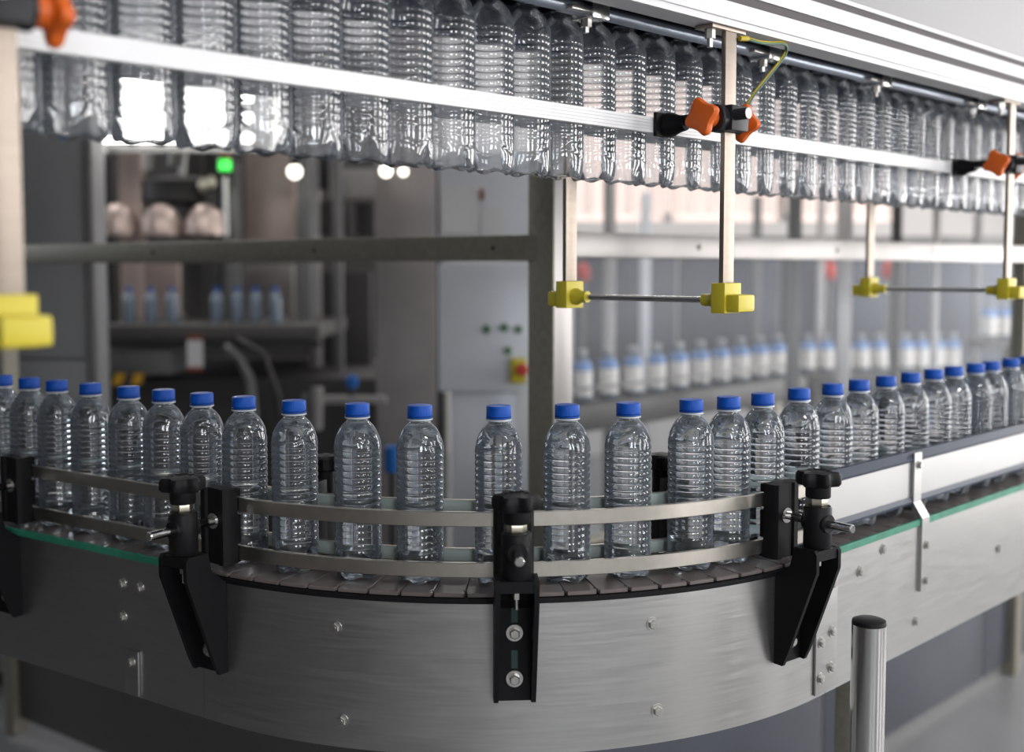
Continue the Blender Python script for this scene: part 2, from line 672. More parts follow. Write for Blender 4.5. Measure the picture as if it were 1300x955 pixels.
# guide rails
rp = [(0.0345, 1.0795), (0.0396, 1.0795), (0.0405, 1.0804), (0.0405, 1.0976), (0.0396, 1.0985), (0.0345, 1.0985)]
def rail_prof(z, sgn=1):
    return [(sgn * a, b - 1.089 + z) for a, b in rp]
cpart(sweep(rail_prof(1.089), S0, SR + 0.045), 'guide_rail', 'rail_steel', smooth=18)
cpart(sweep(rail_prof(1.024), S0, SR + 0.045), 'guide_rail', 'rail_steel', smooth=18)
for z in (1.089, 1.024):
    cpart(sweep(rail_prof(z, -1), S0, S1), 'guide_rail', 'rail_steel', smooth=18)
    cpart(sweep([(-0.0345, z - 0.009), (-0.0315, z - 0.007), (-0.0315, z + 0.007), (-0.0345, z + 0.009)], S0, S1), 'rail_liner', 'pale_plastic')
# inner rail holders behind the bottles
for s in (-0.70, -0.275, 0.302, 0.62, 0.98, 1.35):
    m = pframe(s, 0, 0)
    h = cpart(MB().box(-0.018, 0.018, -0.066, -0.041, 1.008, 1.112, 0.003, m), 'inner_holder', 'black_plastic')
    cpart(MB().cyl(0.014, 1.07, 1.122, 16, m @ Matrix.Translation((0, -0.085, 0)), ch=0.002), 'holder_post', 'black_plastic', h)
    cpart(MB().lathe([(0.017, 1.120), (0.021, 1.123), (0.021, 1.138), (0.017, 1.141)], 48, m @ Matrix.Translation((0, -0.085, 0)), mod=lambda a, z_: 1 + 0.13 * cos(6 * a)), 'knob', 'black_plastic', h)
    cpart(MB().box(-0.01, 0.01, -0.085, -0.06, 1.06, 1.075, 0, m), 'holder_link', 'black_plastic', h)
    cpart(MB().box(-0.015, 0.015, -0.100, -FO, 0.88, 1.07, 0.003, m), 'holder_arm', 'black_plastic', h)

# side guard on the straight run beyond the curve
g0 = SR + 0.035
cpart(sweep(rect(0.046, 0.049, 1.034, 1.098), g0, S1), 'guard_plate', 'guard_steel')
cpart(sweep([(0.038, 1.094), (0.052, 1.094), (0.054, 1.098), (0.044, 1.109), (0.036, 1.109)], g0 - 0.01, S1), 'guard_rim', 'slate_plastic')
cpart(sweep([(0.040, 1.026), (0.052, 1.026), (0.053, 1.030), (0.050, 1.037), (0.040, 1.037)], g0, S1), 'guard_rim', 'slate_plastic')
cpart(sweep(rect(-0.049, -0.046, 1.034, 1.098), g0 + 0.1, S1), 'guard_plate', 'guard_steel')


def hexbolt(mtx, r=0.0062, h=0.005, washer=True, parent=None, name='bolt'):
    """axis along +y of mtx"""
    mb = MB()
    if washer:
        mb.cyl(r * 1.35, 0, 0.0012, 20, mtx, 'y')
    mb.lathe([(r, 0.001), (r, h - 0.001), (r * 0.86, h)], 6, mtx, 'y')
    mb.cyl(r * 0.45, h, h + 0.0006, 10, mtx, 'y')
    return cpart(mb, name, 'bolt_steel', parent)


# joggled flat straps on the straight run
for sx in (SR + 0.318, SR + 0.90):
    m = pframe(sx, 0, 0)
    prof = [(0.0495, 1.108), (0.0545, 1.108), (0.0545, 1.028), (0.0695, 1.005), (0.0695, 0.886), (FO, 0.886), (FO, 1.003), (0.0495, 1.026)]
    st_ = cpart(MB().prism(prof, -0.0125, 0.0125, m), 'strap', 'fascia_steel', smooth=12)
    for off, z in ((0.0545, 1.088), (0.0695, 0.960), (0.0695, 0.902)):
        hexbolt(m @ Matrix.Translation((0.002, off, z)), 0.0056, parent=st_)

# splice plate where the curved fascia meets the straight panel
m = pframe(SR + 0.022, FO + 0.0003, 0)
pl = cpart(MB().box(-0.034, 0.024, 0, 0.0035, 0.800, 0.982, 0.0012, m), 'splice_plate', 'fascia_steel')
for x, z in ((0.008, 0.955), (0.008, 0.885), (0.008, 0.832), (-0.022, 0.875), (-0.022, 0.823)):
    hexbolt(m @ Matrix.Translation((x, 0.0035, z)), 0.0062, parent=pl)
m = pframe(SL - 0.165, FO + 0.0003, 0)
pl = cpart(MB().box(-0.014, 0.014, 0, 0.004, 0.798, 0.862, 0.0012, m), 'splice_plate', 'fascia_steel')
hexbolt(m @ Matrix.Translation((0, 0.004, 0.846)), 0.006, parent=pl)
# single bolts on the fascia
for s, z in ((-0.535, 0.955), (-0.497, 0.955), (-0.535, 0.907), (-0.172, 0.950), (0.198, 0.952), (0.205, 0.838), (-0.165, 0.83), (SR + 0.185, 0.976), (SR + 0.30, 0.838), (SR + 0.115, 0.955), (SR + 0.62, 0.90)):
    hexbolt(pframe(s, FO, z), 0.0065)
# support legs under the bed
for s in (-1.21, 0.05, 0.745, 2.1):
    m = pframe(s, 0, 0)
    lg = cpart(MB().box(-0.02, 0.02, -0.05, -0.01, 0.03, 0.985, 0.003, m), 'support_leg', 'frame_steel')
    cpart(MB().cyl(0.035, 0.0, 0.03, 20, m @ Matrix.Translation((0, -0.03, 0)), ch=0.004), 'foot', 'black_plastic', lg)


# black rail brackets with lobed hand knobs
def rail_bracket(s, label):
    m = pframe(s, 0, 0)
    w2 = 0.0262
    side = [(FO, 0.868), (FO + 0.014, 0.868), (FO + 0.022, 0.885), (0.131, 1.006), (0.131, 1.030), (0.127, 1.035), (0.095, 1.035), (0.088, 1.008), (FO, 0.990)]
    mb = MB()
    mb.prism(side, -w2, -w2 + 0.006, m)
    mb.prism(side, w2 - 0.006, w2, m)
    mb.prism([(FO, 0.868), (FO + 0.007, 0.868), (FO + 0.007, 0.985), (0.095, 1.004), (0.090, 1.010), (FO, 0.990)], -w2 + 0.006, w2 - 0.006, m)
    mb.prism([(0.092, 1.020), (0.129, 1.020), (0.129, 1.034), (0.094, 1.034)], -w2 + 0.006, w2 - 0.006, m)
    br = cpart(mb, 'rail_bracket', 'black_plastic', smooth=30)
    br['label'] = label
    pm = m @ Matrix.Translation((0, 0.112, 0))
    mb = MB().lathe([(0.0165, 1.034), (0.0185, 1.037), (0.0185, 1.087), (0.0165, 1.090)], 28, pm)
    mb.lathe([(0.012, -0.019), (0.0135, -0.017), (0.0135, 0.017), (0.012, 0.019)], 20, m @ Matrix.Translation((0, 0.112, 1.068)), 'y')
    cpart(mb, 'collar', 'black_plastic', br)
    cpart(MB().lathe([(0.0115, 1.090), (0.0125, 1.0915), (0.0125, 1.1005), (0.0115, 1.102)], 6, pm), 'nut', 'brass_nut', br)
    lob = lambda a, h: (1 + 0.16 * cos(6 * a)) if h > 1.1165 else 1.0
    cpart(MB().lathe([(0.0155, 1.101), (0.0165, 1.1025), (0.0165, 1.116), (0.0235, 1.1175), (0.0258, 1.121), (0.0258, 1.131), (0.0235, 1.1355), (0.014, 1.137), (0.012, 1.1355)], 60, pm, mod=lob), 'knob', 'black_plastic', br)
    rm = m @ Matrix.Translation((0, 0, 1.068))
    cpart(MB().lathe([(0.0052, 0.058), (0.0058, 0.059), (0.0058, 0.166), (0.0048, 0.1672)], 18, rm, 'y'), 'rod', 'bright_steel', br)
    # clamp block gripping both rails
    blk = [(-0.025, 0.0415), (0.025, 0.0415), (0.025, 0.058), (0.021, 0.064), (0.013, 0.064), (0.010, 0.061), (-0.010, 0.061), (-0.013, 0.064), (-0.021, 0.064), (-0.025, 0.058)]
    mb = MB().prism(blk, 1.010, 1.112, m, axis='z')
    cpart(mb, 'clamp_block', 'black_plastic', br)
    for z0, z1 in ((1.0995, 1.111), (1.0105, 1.0135), (1.037, 1.075)):
        cpart(MB().box(-0.024, 0.024, 0.0345, 0.0425, z0, z1, 0.001, m), 'clamp_jaw', 'black_plastic', br)
    cpart(MB().cyl(0.0105, 0.0608, 0.0625, 20, rm, 'y'), 'washer', 'bright_steel', br)
    for z in (0.954, 0.896):
        b = MB().cyl(0.0105, FO + 0.007, FO + 0.0085, 24, m @ Matrix.Translation((0, 0, z)), 'y')
        b.lathe([(0.0066, FO + 0.0085), (0.0066, FO + 0.0135), (0.0055, FO + 0.0145)], 6, m @ Matrix.Translation((0, 0, z)), 'y')
        cpart(b, 'bolt', 'bolt_steel', br)
        cpart(MB().box(-0.004, 0.004, FO + 0.0069, FO + 0.0074, z + 0.013, z + 0.036, 0, m), 'slot', 'slot_dark', br)
    cpart(MB().cyl(0.0055, 1.009, 1.0195, 6, pm).cyl(0.0028, 0.996, 1.009, 10, pm), 'screw', 'bolt_steel', br)


rail_bracket(-0.80, 'black rail bracket on the straight run with green strip')
rail_bracket(-0.348, 'black rail bracket beside the end of the green strip')
rail_bracket(0.035, 'black rail bracket at the middle of the curved fascia')
rail_bracket(0.402, 'black rail bracket next to the splice plate')

# ------------------------------------------------------------------ bottles
BR = 0.031
def brad(z):
    if z < 0.018:
        t = z / 0.018
        return 0.0250 + (BR - 0.0003 - 0.0250) * (1 - (1 - t) ** 2) ** 0.5
    if z < 0.168:
        return BR
    pts = [(0.168, 0.0310), (0.173, 0.0307), (0.179, 0.0298), (0.184, 0.0287), (0.188, 0.0271), (0.192, 0.0254), (0.196, 0.0232), (0.1995, 0.0208), (0.2025, 0.0180), (0.2045, 0.0158), (0.206, 0.0143), (0.207, 0.0137), (0.2095, 0.0135)]
    for (a, ra), (b, rb) in zip(pts, pts[1:]):
        if z <= b:
            return ra + (rb - ra) * (z - a) / (b - a)
    return 0.0135


def bsurf(a, z):
    r = brad(z)
    if 0.0385 <= z <= 0.1672:
        ph = ((z - 0.0385) / 0.00858) % 1.0
        d = 0.0015 if z > 0.08 else 0.0011
        if z < 0.08:
            ph = (ph + 0.18 * sin(2 * a)) % 1.0
        r -= d * (1 - abs(sin(pi * ph)) ** 0.6)
    elif 0.020 <= z < 0.0385:
        zw = 0.029 + 0.006 * cos(3 * a + 0.6)
        r -= 0.0011 * math.exp(-((z - zw) / 0.002) ** 2)
    if 0.168 < z < 0.200:
        zw = 0.182 + 0.0075 * (abs(((a * 3 / (2 * pi)) % 1.0) - 0.5) * 4 - 1)
        r -= 0.0011 * math.exp(-((z - zw) / 0.0016) ** 2)
        r += 0.00035 * sin(7 * a + 200 * z) * sin(3 * a + 1) * (1 - abs(z - 0.184) / 0.02)
    if z < 0.026:
        r -= 0.0028 * (0.5 + 0.5 * cos(5 * a)) ** 2 * max(0, 1 - abs(z - 0.008) / 0.018)
    return r


def bottle_mesh(inset, ztop, name, neck):
    NS = 72
    zs = [0.0, 0.002, 0.005, 0.009, 0.013, 0.018, 0.021]
    z = 0.0225
    while z < 0.0384:
        zs.append(z)
        z += 0.0018
    z = 0.0385
    while z < 0.1672:
        zs.append(z)
        z += 0.00858 / 6
    z = 0.1685
    while z < 0.203:
        zs.append(z)
        z += 0.0016
    zs += [0.2045, 0.206, 0.207]
    zs = [q for q in zs if q <= ztop]
    if zs[-1] < ztop - 1e-4:
        zs.append(ztop)
    rows, vs, fs = [], [], []
    def row(fn, z):
        r_ = []
        for k in range(NS):
            a = 2 * pi * k / NS
            rr = fn(a)
            zz = z
            r_.append(len(vs))
            vs.append((rr * cos(a), rr * sin(a), zz))
        rows.append(r_)
    # petaloid underside
    row(lambda a: 0.004 - 0, 0.0045 + inset)
    row(lambda a: 0.013 - inset, 0.0035 + inset)
    for z in zs:
        row(lambda a, z=z: bsurf(a, z) - inset, max(z, inset) + (0 if z > inset else 0))
    # five feet: lift the valleys of the base ring
    for i_ in range(2, 6):
        for k in range(NS):
            a = 2 * pi * k / NS
            q = rows[i_][k]
            x, y, zz = vs[q]
            lift = 0.0035 * (0.5 + 0.5 * cos(5 * a)) * (1 - (i_ - 2) / 4)
            vs[q] = (x, y, zz + lift)
    if neck:
        for r, z in neck:
            row(lambda a, r=r: r, z)
    for a, b in zip(rows, rows[1:]):
        for k in range(NS):
            fs.append((a[k], a[(k + 1) % NS], b[(k + 1) % NS], b[k]))
    fs.append(tuple(rows[0][::-1]))
    if not neck:
        fs.append(tuple(rows[-1]))
    me = bpy.data.meshes.new(name)
    me.from_pydata(vs, [], fs)
    me.update()
    return me


NECK = [(0.0135, 0.208), (0.0135, 0.2097), (0.0163, 0.2100), (0.0163, 0.2122), (0.0132, 0.2126), (0.0128, 0.2145)]
body_me = bottle_mesh(0.0, 0.207, 'bottle_body', NECK)
water_me = bottle_mesh(0.0007, 0.2045, 'bottle_water', None)


def cap_mesh(z0=0.2146, z1=0.2288, r=0.0160):
    NS = 96
    prof = [(r - 0.0015, z0, 0), (r, z0 + 0.0003, 1), (r, z1 - 0.0016, 1), (r - 0.0006, z1 - 0.0005, 0), (r - 0.002, z1, 0)]
    vs, fs, rows = [], [], []
    for rr, z, kn in prof:
        row = []
        for k in range(NS):
            a = 2 * pi * k / NS
            q = rr - (0.00035 if (kn and k % 2) else 0)
            row.append(len(vs))
            vs.append((q * cos(a), q * sin(a), z))
        rows.append(row)
    for a, b in zip(rows, rows[1:]):
        for k in range(NS):
            fs.append((a[k], a[(k + 1) % NS], b[(k + 1) % NS], b[k]))
    fs.append(tuple(rows[0][::-1]))
    fs.append(tuple(rows[-1]))
    return vs, fs


def make_filled():
    root = empty('water_bottle')
    link('body', body_me, 'pet_filled', root, 60)
    link('water', water_me, 'water', root, 60)
    MB().lathe([(0.0137, 0.2086), (0.0150, 0.2092), (0.0166, 0.2098), (0.0166, 0.2112), (0.0150, 0.2118)], 40).build('neck_ring', 'ring_plastic', root)
    v_, f_ = cap_mesh()
    cap = mesh_obj('cap', v_, f_, 'cap_blue', root, 30)
    MB().lathe([(0.0150, 0.2124), (0.0163, 0.2126), (0.0163, 0.2139), (0.0150, 0.2141)], 48).build('tamper_band', 'cap_blue', cap)
    return root


BS = [-0.91, -0.836, -0.765, -0.683, -0.594, -0.516, -0.435, -0.352, -0.263, -0.168, -0.083, 0.019, 0.108, 0.192, 0.288, 0.353, 0.423, 0.517, 0.612, 0.694, 0.782, 0.868, 0.956, 1.035, 1.125, 1.195, 1.288, 1.366]
ORD = ['first', 'second', 'third', 'fourth', 'fifth', 'sixth', 'seventh', 'eighth', 'ninth', 'tenth', 'eleventh', 'twelfth', 'thirteenth', 'fourteenth', 'fifteenth', 'sixteenth', 'seventeenth']
def bottle_label(i):
    if i < 8:
        n = 7 - i
        if n == 0:
            return 'filled blue-capped water bottle standing behind the bracket at the green strip end'
        return 'filled blue-capped water bottle, %s from the green-strip-end bracket along the green-edged run' % ORD[n - 1]
    if i < 11:
        return 'filled blue-capped water bottle on the curve, %s from the green-strip-end bracket towards the middle bracket' % ORD[i - 8]
    if i == 11:
        return 'filled blue-capped water bottle on the curve, partly hidden by the middle bracket'
    if i < 16:
        return 'filled blue-capped water bottle on the curve, %s past the middle bracket towards the side guard' % ORD[i - 12]
    return 'filled blue-capped water bottle, %s from the splice-plate bracket along the side guard' % ORD[i - 16]


proto = make_filled()
for i, s in enumerate(BS):
    o = proto if i == 0 else dup(proto)
    x, y, a = path(s, random.uniform(-0.0008, 0.0008))
    o.location = (x, y, 1.0)
    o.rotation_euler = (0, 0, random.uniform(0, 2 * pi))
    tag(o, bottle_label(i), 'bottle', 'filled water bottles on the conveyor')

# ------------------------------------------------------------------ overhead air conveyor
AH = radians(45.4)
AX, AY = 0.018, 1.425
AF = Matrix(((sin(AH), cos(AH), 0, AX), (cos(AH), -sin(AH), 0, AY), (0, 0, 1, 0), (0, 0, 0, 1)))   # x along, y outward to the viewer side, z up
air = empty('air_conveyor')
air.matrix_world = Matrix.Translation((AX, AY, 0))
tag(air, 'overhead air conveyor with white aluminium beam, guide rail and yellow-clamped hangers', 'conveyor')


def apart(mb, name, material, parent=None, smooth=35):
    o = mb.build(name, material, None, smooth)
    p = parent or air
    o.parent = p
    o.matrix_parent_inverse = Matrix.Translation((AX, AY, 0)).inverted() if p is air else Matrix.Identity(4)
    return o


T0, T1 = -1.25, 4.2
# aluminium profile beam with recessed slots
b0 = 0.112
prof = [(b0, 1.716), (0.150, 1.716), (0.150, 1.7215), (0.1475, 1.7215), (0.1475, 1.7255), (0.150, 1.7255), (0.150, 1.747), (0.146, 1.747), (0.146, 1.7595), (0.150, 1.7595), (0.150, 1.7805), (0.146, 1.7805), (0.146, 1.791), (0.150, 1.791), (0.150, 1.797), (b0, 1.797)]
bm_ = apart(MB().prism(prof, T0, T1, AF), 'aluminium_beam', 'white_alu', smooth=20)
apart(MB().box(T0, T1, 0.1461, 0.1480, 1.7472, 1.7593, 0, AF), 'slot_insert', 'groove', bm_)
apart(MB().box(T0, T1, 0.1461, 0.1480, 1.7807, 1.7908, 0, AF), 'slot_insert', 'groove', bm_)
apart(MB().box(T0, T1, -0.16, 0.148, 1.7972, 2.12, 0.004, AF), 'cover_box', 'cover_paint')
# neck channel
apart(MB().box(T0, T1, -0.15, b0, 1.772, 1.796, 0, AF), 'channel_roof', 'navy')
apart(MB().box(T0, T1, -0.062, -0.056, 1.690, 1.772, 0, AF), 'back_skirt', 'navy')
apart(MB().box(T0, T1, 0.0142, 0.050, 1.7300, 1.7325, 0, AF), 'neck_rail', 'slate_plastic')
apart(MB().box(T0, T1, -0.050, -0.0142, 1.7300, 1.7325, 0, AF), 'neck_rail', 'slate_plastic')
apart(MB().box(T0, T1, 0.046, 0.050, 1.7325, 1.772, 0, AF), 'channel_side', 'slate_plastic')
apart(MB().box(T0, T1, -0.054, -0.050, 1.7325, 1.772, 0, AF), 'channel_side', 'slate_plastic')
apart(MB().cyl(0.0085, T0, T1, 20, AF @ Matrix.Translation((0, 0.064, 1.7215)), 'x'), 'round_tube', 'tube_alu')
apart(MB().box(T0, T1, 0.082, 0.110, 1.740, 1.748, 0.001, AF), 'channel_lip', 'tube_alu')
for t in (-0.37, 0.031, 0.419, 0.761, 1.141, 1.55, 1.95):
    c = apart(MB().box(t - 0.004, t + 0.028, 0.050, 0.086, 1.708, 1.735, 0.002, AF).box(t - 0.010, t + 0.020, 0.056, 0.100, 1.7345, 1.742, 0.001, AF), 'tube_clamp', 'bright_steel')
    apart(MB().box(t - 0.034, t - 0.004, 0.052, 0.080, 1.7145, 1.7195, 0.001, AF), 'clamp_tail', 'bolt_steel', c)
    apart(MB().cyl(0.0070, 1.699, 1.708, 6, AF @ Matrix.Translation((t + 0.004, 0.068, 0))).cyl(0.0038, 1.692, 1.699, 10, AF @ Matrix.Translation((t + 0.004, 0.068, 0))), 'bolt', 'bolt_steel', c)
# side guide rails (ribbed white extrusion)
def ribbed(o0, sgn):
    pr = [(o0, 1.5865)]
    n = 5
    for k in range(n):
        z0 = 1.5865 + 0.021 * k / n
        z1 = 1.5865 + 0.021 * (k + 1) / n
        pr += [(o0 + sgn * 0.008, z0 + 0.0003), (o0 + sgn * 0.008, z1 - 0.0008), (o0 + sgn * 0.0072, z1 - 0.0006), (o0 + sgn * 0.0072, z1 - 0.0001)]
    pr += [(o0, 1.6075)]
    return pr
apart(MB().prism(ribbed(0.036, 1), T0, T1, AF), 'side_rail', 'rail_white', smooth=20)
apart(MB().prism(ribbed(-0.036, -1), T0, T1, AF), 'side_rail', 'rail_white', smooth=20)


def yellow_clamp(m, flip):
    """clamp at the post foot: collar round the post, block and side socket (y axis towards the rod)"""
    sy = -1 if flip else 1
    mb = MB()
    mb.box(-0.019, 0.019, -0.011, 0.011, 1.345, 1.385, 0.0015, m)
    mb.box(-0.016, 0.022, min(sy * -0.031, sy * -0.008), max(sy * -0.031, sy * -0.008), 1.347, 1.370, 0.004, m)
    sm = m @ Matrix.Translation((0, 0, 1.362))
    a, b = (0.008, 0.036) if sy > 0 else (-0.036, -0.008)
    pr = [(0.0125, a), (0.0125, (a + b) / 2 - 0.006), (0.0085, (a + b) / 2 + 0.002), (0.0085, b)] if sy > 0 else [(0.0085, a), (0.0085, (a + b) / 2 - 0.002), (0.0125, (a + b) / 2 + 0.006), (0.0125, b)]
    mb.lathe(pr, 20, sm, 'y')
    return mb


def star(m, axis_sign=1, n=4):
    mod = lambda a, h: 1 + 0.42 * (0.5 + 0.5 * cos(n * a)) ** 1.5 if True else 1
    pr = [(0.014, 0.0), (0.0175, 0.002), (0.0185, 0.008), (0.0165, 0.012), (0.010, 0.013)]
    mb = MB().lathe([(r, axis_sign * h) for r, h in pr], 48, m, 'x', mod=mod)
    mb.cyl(0.0125, *sorted((0.0, -axis_sign * 0.014)), 24, m, 'x')
    return mb


HO = 0.14
def hanger(t, wire=False, label=None):
    m = AF @ Matrix.Translation((t, HO, 0))
    hp = apart(MB().box(-0.012, 0.012, -0.0035, 0.0035, 1.365, 1.713, 0.0006, m), 'hanger_post', 'warm_steel')
    fp = apart(MB().box(-0.045, 0.030, -0.022, 0.006, 1.711, 1.7158, 0.0008, m), 'foot_plate', 'warm_steel', hp)
    apart(MB().cyl(0.0068, 1.699, 1.711, 6, m @ Matrix.Translation((-0.034, -0.006, 0))).cyl(0.0038, 1.688, 1.699, 10, m @ Matrix.Translation((-0.034, -0.006, 0))), 'bolt', 'bolt_steel', hp)
    apart(yellow_clamp(m, True), 'yellow_clamp', 'yellow', hp)
    m2 = AF @ Matrix.Translation((t, -HO, 0))
    bp_ = apart(MB().box(-0.012, 0.012, -0.0035, 0.0035, 1.365, 1.775, 0.0006, m2), 'hanger_post', 'warm_steel')
    apart(yellow_clamp(m2, False), 'yellow_clamp', 'yellow', bp_)
    apart(MB().cyl(0.0042, -HO + 0.010, HO - 0.010, 14, AF @ Matrix.Translation((t, 0, 1.362)), 'y'), 'cross_rod', 'bright_steel', hp)
    # rail clamp
    z = 1.598
    tm = AF @ Matrix.Translation((t, 0, z))
    bl = apart(MB().lathe([(0.016, -0.032), (0.0175, -0.030), (0.0175, 0.022), (0.016, 0.024)], 24, tm @ Matrix.Translation((0, HO, 0)), 'x').box(-0.020, 0.018, HO - 0.017, HO + 0.020, -0.016, 0.017, 0.003, tm), 'cross_clamp', 'dark_plastic')
    apart(MB().lathe([(0.0068, 0.045), (0.0075, 0.046), (0.0075, HO + 0.038), (0.0068, HO + 0.039)], 18, tm @ Matrix.Translation((-0.012, 0, 0.004)), 'y'), 'rod', 'dark_plastic', bl)
    apart(MB().cyl(0.0071, HO + 0.0388, HO + 0.0396, 16, tm @ Matrix.Translation((-0.012, 0, 0.004)), 'y'), 'rod_cap', 'white_plastic', bl)
    apart(MB().box(-0.036, 0.008, 0.0445, 0.050, -0.016, 0.016, 0.001, tm).lathe([(0.0165, 0.050), (0.0165, 0.058), (0.0120, 0.070), (0.0095, 0.082)], 20, tm @ Matrix.Translation((-0.013, 0, 0)), 'y'), 'clamp_head', 'black_plastic', bl)
    apart(star(tm @ Matrix.Translation((-0.046, HO - 0.004, 0)) @ Matrix.Rotation(radians(18), 4, 'X'), -1), 'star_knob', 'orange', bl)
    apart(star(tm @ Matrix.Translation((0.038, HO - 0.006, 0)) @ Matrix.Rotation(radians(-10), 4, 'X'), 1), 'star_knob', 'orange', bl)
    if wire:
        apart(MB().box(0.055, 0.074, HO - 0.035, HO - 0.031, -0.018, 0.014, 0.0005, tm), 'earth_tab', 'white_plastic', bl)
        pts = [(0.026, 0.005, 1.706), (0.036, 0.006, 1.707), (0.060, 0.006, 1.706), (0.090, 0.005, 1.709), (0.118, 0.004, 1.714), (0.134, 0.002, 1.713), (0.139, -0.001, 1.704), (0.130, -0.006, 1.690), (0.112, -0.014, 1.668), (0.096, -0.022, 1.648), (0.086, -0.028, 1.630), (0.082, -0.031, 1.612), (0.0815, -0.032, 1.600)]
        dense = []
        for a, b in zip(pts, pts[1:]):
            for q in range(4):
                dense.append(tuple(a[j] + (b[j] - a[j]) * q / 4 for j in range(3)))
        dense.append(pts[-1])
        for _ in range(2):
            dense = [dense[0]] + [tuple((dense[i - 1][j] + 2 * dense[i][j] + dense[i + 1][j]) / 4 for j in range(3)) for i in range(1, len(dense) - 1)] + [dense[-1]]
        wr = apart(MB().tube([m @ Vector(p) for p in dense], 0.0022), 'earth_wire', 'wire_yellow')
        apart(MB().tube([m @ (Vector(p) + Vector((0, 0.0006, -0.0012))) for p in dense], 0.0020), 'green_stripe', 'wire_green', wr)
        apart(MB().tube([m @ Vector(p) for p in ((0.018, 0.004, 1.705), (0.034, 0.006, 1.7068))], 0.0034), 'wire_lug', 'wire_yellow', wr)
        apart(MB().tube([m @ Vector(p) for p in (pts[-1], (0.0815, -0.033, 1.620))], 0.0032), 'wire_lug', 'wire_yellow', wr)


for t, wv in ((-0.692, False), (0.234, True), (1.151, False), (2.07, False)):
    hanger(t, wv)

# empty bottles hanging by the neck, shoulder to shoulder
def make_empty():
    root = empty('empty_bottle')
    link('body', body_me.copy(), 'pet_empty', root, 60)
    mb = MB()
    vs, fs = [], []
    pr = [(0.0128, 0.2145), (0.0128, 0.2165), (0.0136, 0.2172), (0.0136, 0.2182), (0.0128, 0.219), (0.0136, 0.2202), (0.0136, 0.2212), (0.0128, 0.222), (0.0128, 0.2265), (0.0112, 0.2265)]
    MB().lathe(pr, 32).build('neck_finish', 'pet_empty', root)
    return root


pe = make_empty()
t = -1.02
k = 0
while t < 1.95:
    o = pe if k == 0 else dup(pe)
    p = AF @ Vector((t, random.uniform(-0.001, 0.001), 1.5200))
    o.location = p
    o.rotation_euler = (random.uniform(-0.005, 0.005), random.uniform(-0.005, 0.005), random.uniform(0, 2 * pi))
    if t < -0.692:
        tag(o, 'clear empty bottle hanging overhead, %s before the blurred hanger post' % ORD[int((-0.692 - t) / 0.0637)], 'bottle', 'hanging bottles before the first hanger')
    elif t < 0.234:
        nn = int((0.234 - t) / 0.0637)
        tag(o, 'clear empty bottle hanging overhead, %s back from the earth-wire hanger towards the blurred hanger' % ORD[nn], 'bottle', 'hanging bottles up to the earth wire hanger')
    elif t < 1.151:
        nn = int((t - 0.234) / 0.0637)
        tag(o, 'clear empty bottle hanging overhead, %s past the earth-wire hanger towards the next hanger' % ORD[nn], 'bottle', 'hanging bottles past the earth wire hanger')
    else:
        tag(o, 'clear empty bottle hanging overhead, %s past the hanger after the earth-wire hanger' % ORD[int((t - 1.151) / 0.0637)], 'bottle', 'hanging bottles on the far stretch')
    t += 0.0637
    k += 1

# ------------------------------------------------------------------ free-standing tube in front of the straight panel
tb = empty('post_tube', (0.452, 1.40, 0))
tag(tb, 'polished steel tube post with black cap in front of the side panel', 'post')
MB().cyl(0.0215, 0, 0.955, 32).build('tube', 'bright_steel', tb)
MB().lathe([(0.0205, 0.955), (0.0213, 0.9555), (0.0205, 0.960), (0.015, 0.9622), (0.005, 0.963)], 32).build('end_cap', 'black_plastic', tb)
MB().cyl(0.05, 0.0, 0.008, 32, ch=0.002).build('base_plate', 'frame_steel', tb)


# ------------------------------------------------------------------ background
F_ = 1430.0
CP, SP = cos(PITCH), sin(PITCH)
def at(px, py, Y):
    a, b = (px - 650) / F_, (432 - py) / F_
    d = CP + b * SP
    k_ = Y / d
    return Vector((a * k_, Y, 1.405 + (-SP + b * CP) * k_))


def rbox(x0, y0, x1, y1, Y, depth, bevel=0.0, mb=None):
    """box whose front face stands at distance Y"""
    p, q = at(x0, y1, Y), at(x1, y0, Y)
    return (mb or MB()).box(p.x, q.x, Y, Y + depth, p.z, q.z, bevel)


# guard frame: a corner post with a rail running back on either side
GP = Vector((0.076, 2.20, 0))
LD = Vector((-sin(AH + pi / 2 - 0.0), -cos(AH + pi / 2), 0))
LD = Vector((-0.812, 0.584, 0)).normalized()
UD = Vector((sin(AH), cos(AH), 0))
gf = empty('guard_frame', GP)
tag(gf, 'steel machine guard frame with corner post, grimy cross rail and clear panes', 'frame')


def gpart(mb, name, material, parent=None):
    o = mb.build(name, material)
    o.parent = parent or gf
    o.matrix_parent_inverse = Matrix.Translation(GP).inverted() if parent is None else Matrix.Identity(4)
    return o


def dirframe(p, d):
    d = d.normalized()
    n = Vector((d.y, -d.x, 0))
    return Matrix(((d.x, n.x, 0, p.x), (d.y, n.y, 0, p.y), (0, 0, 1, 0), (0, 0, 0, 1)))


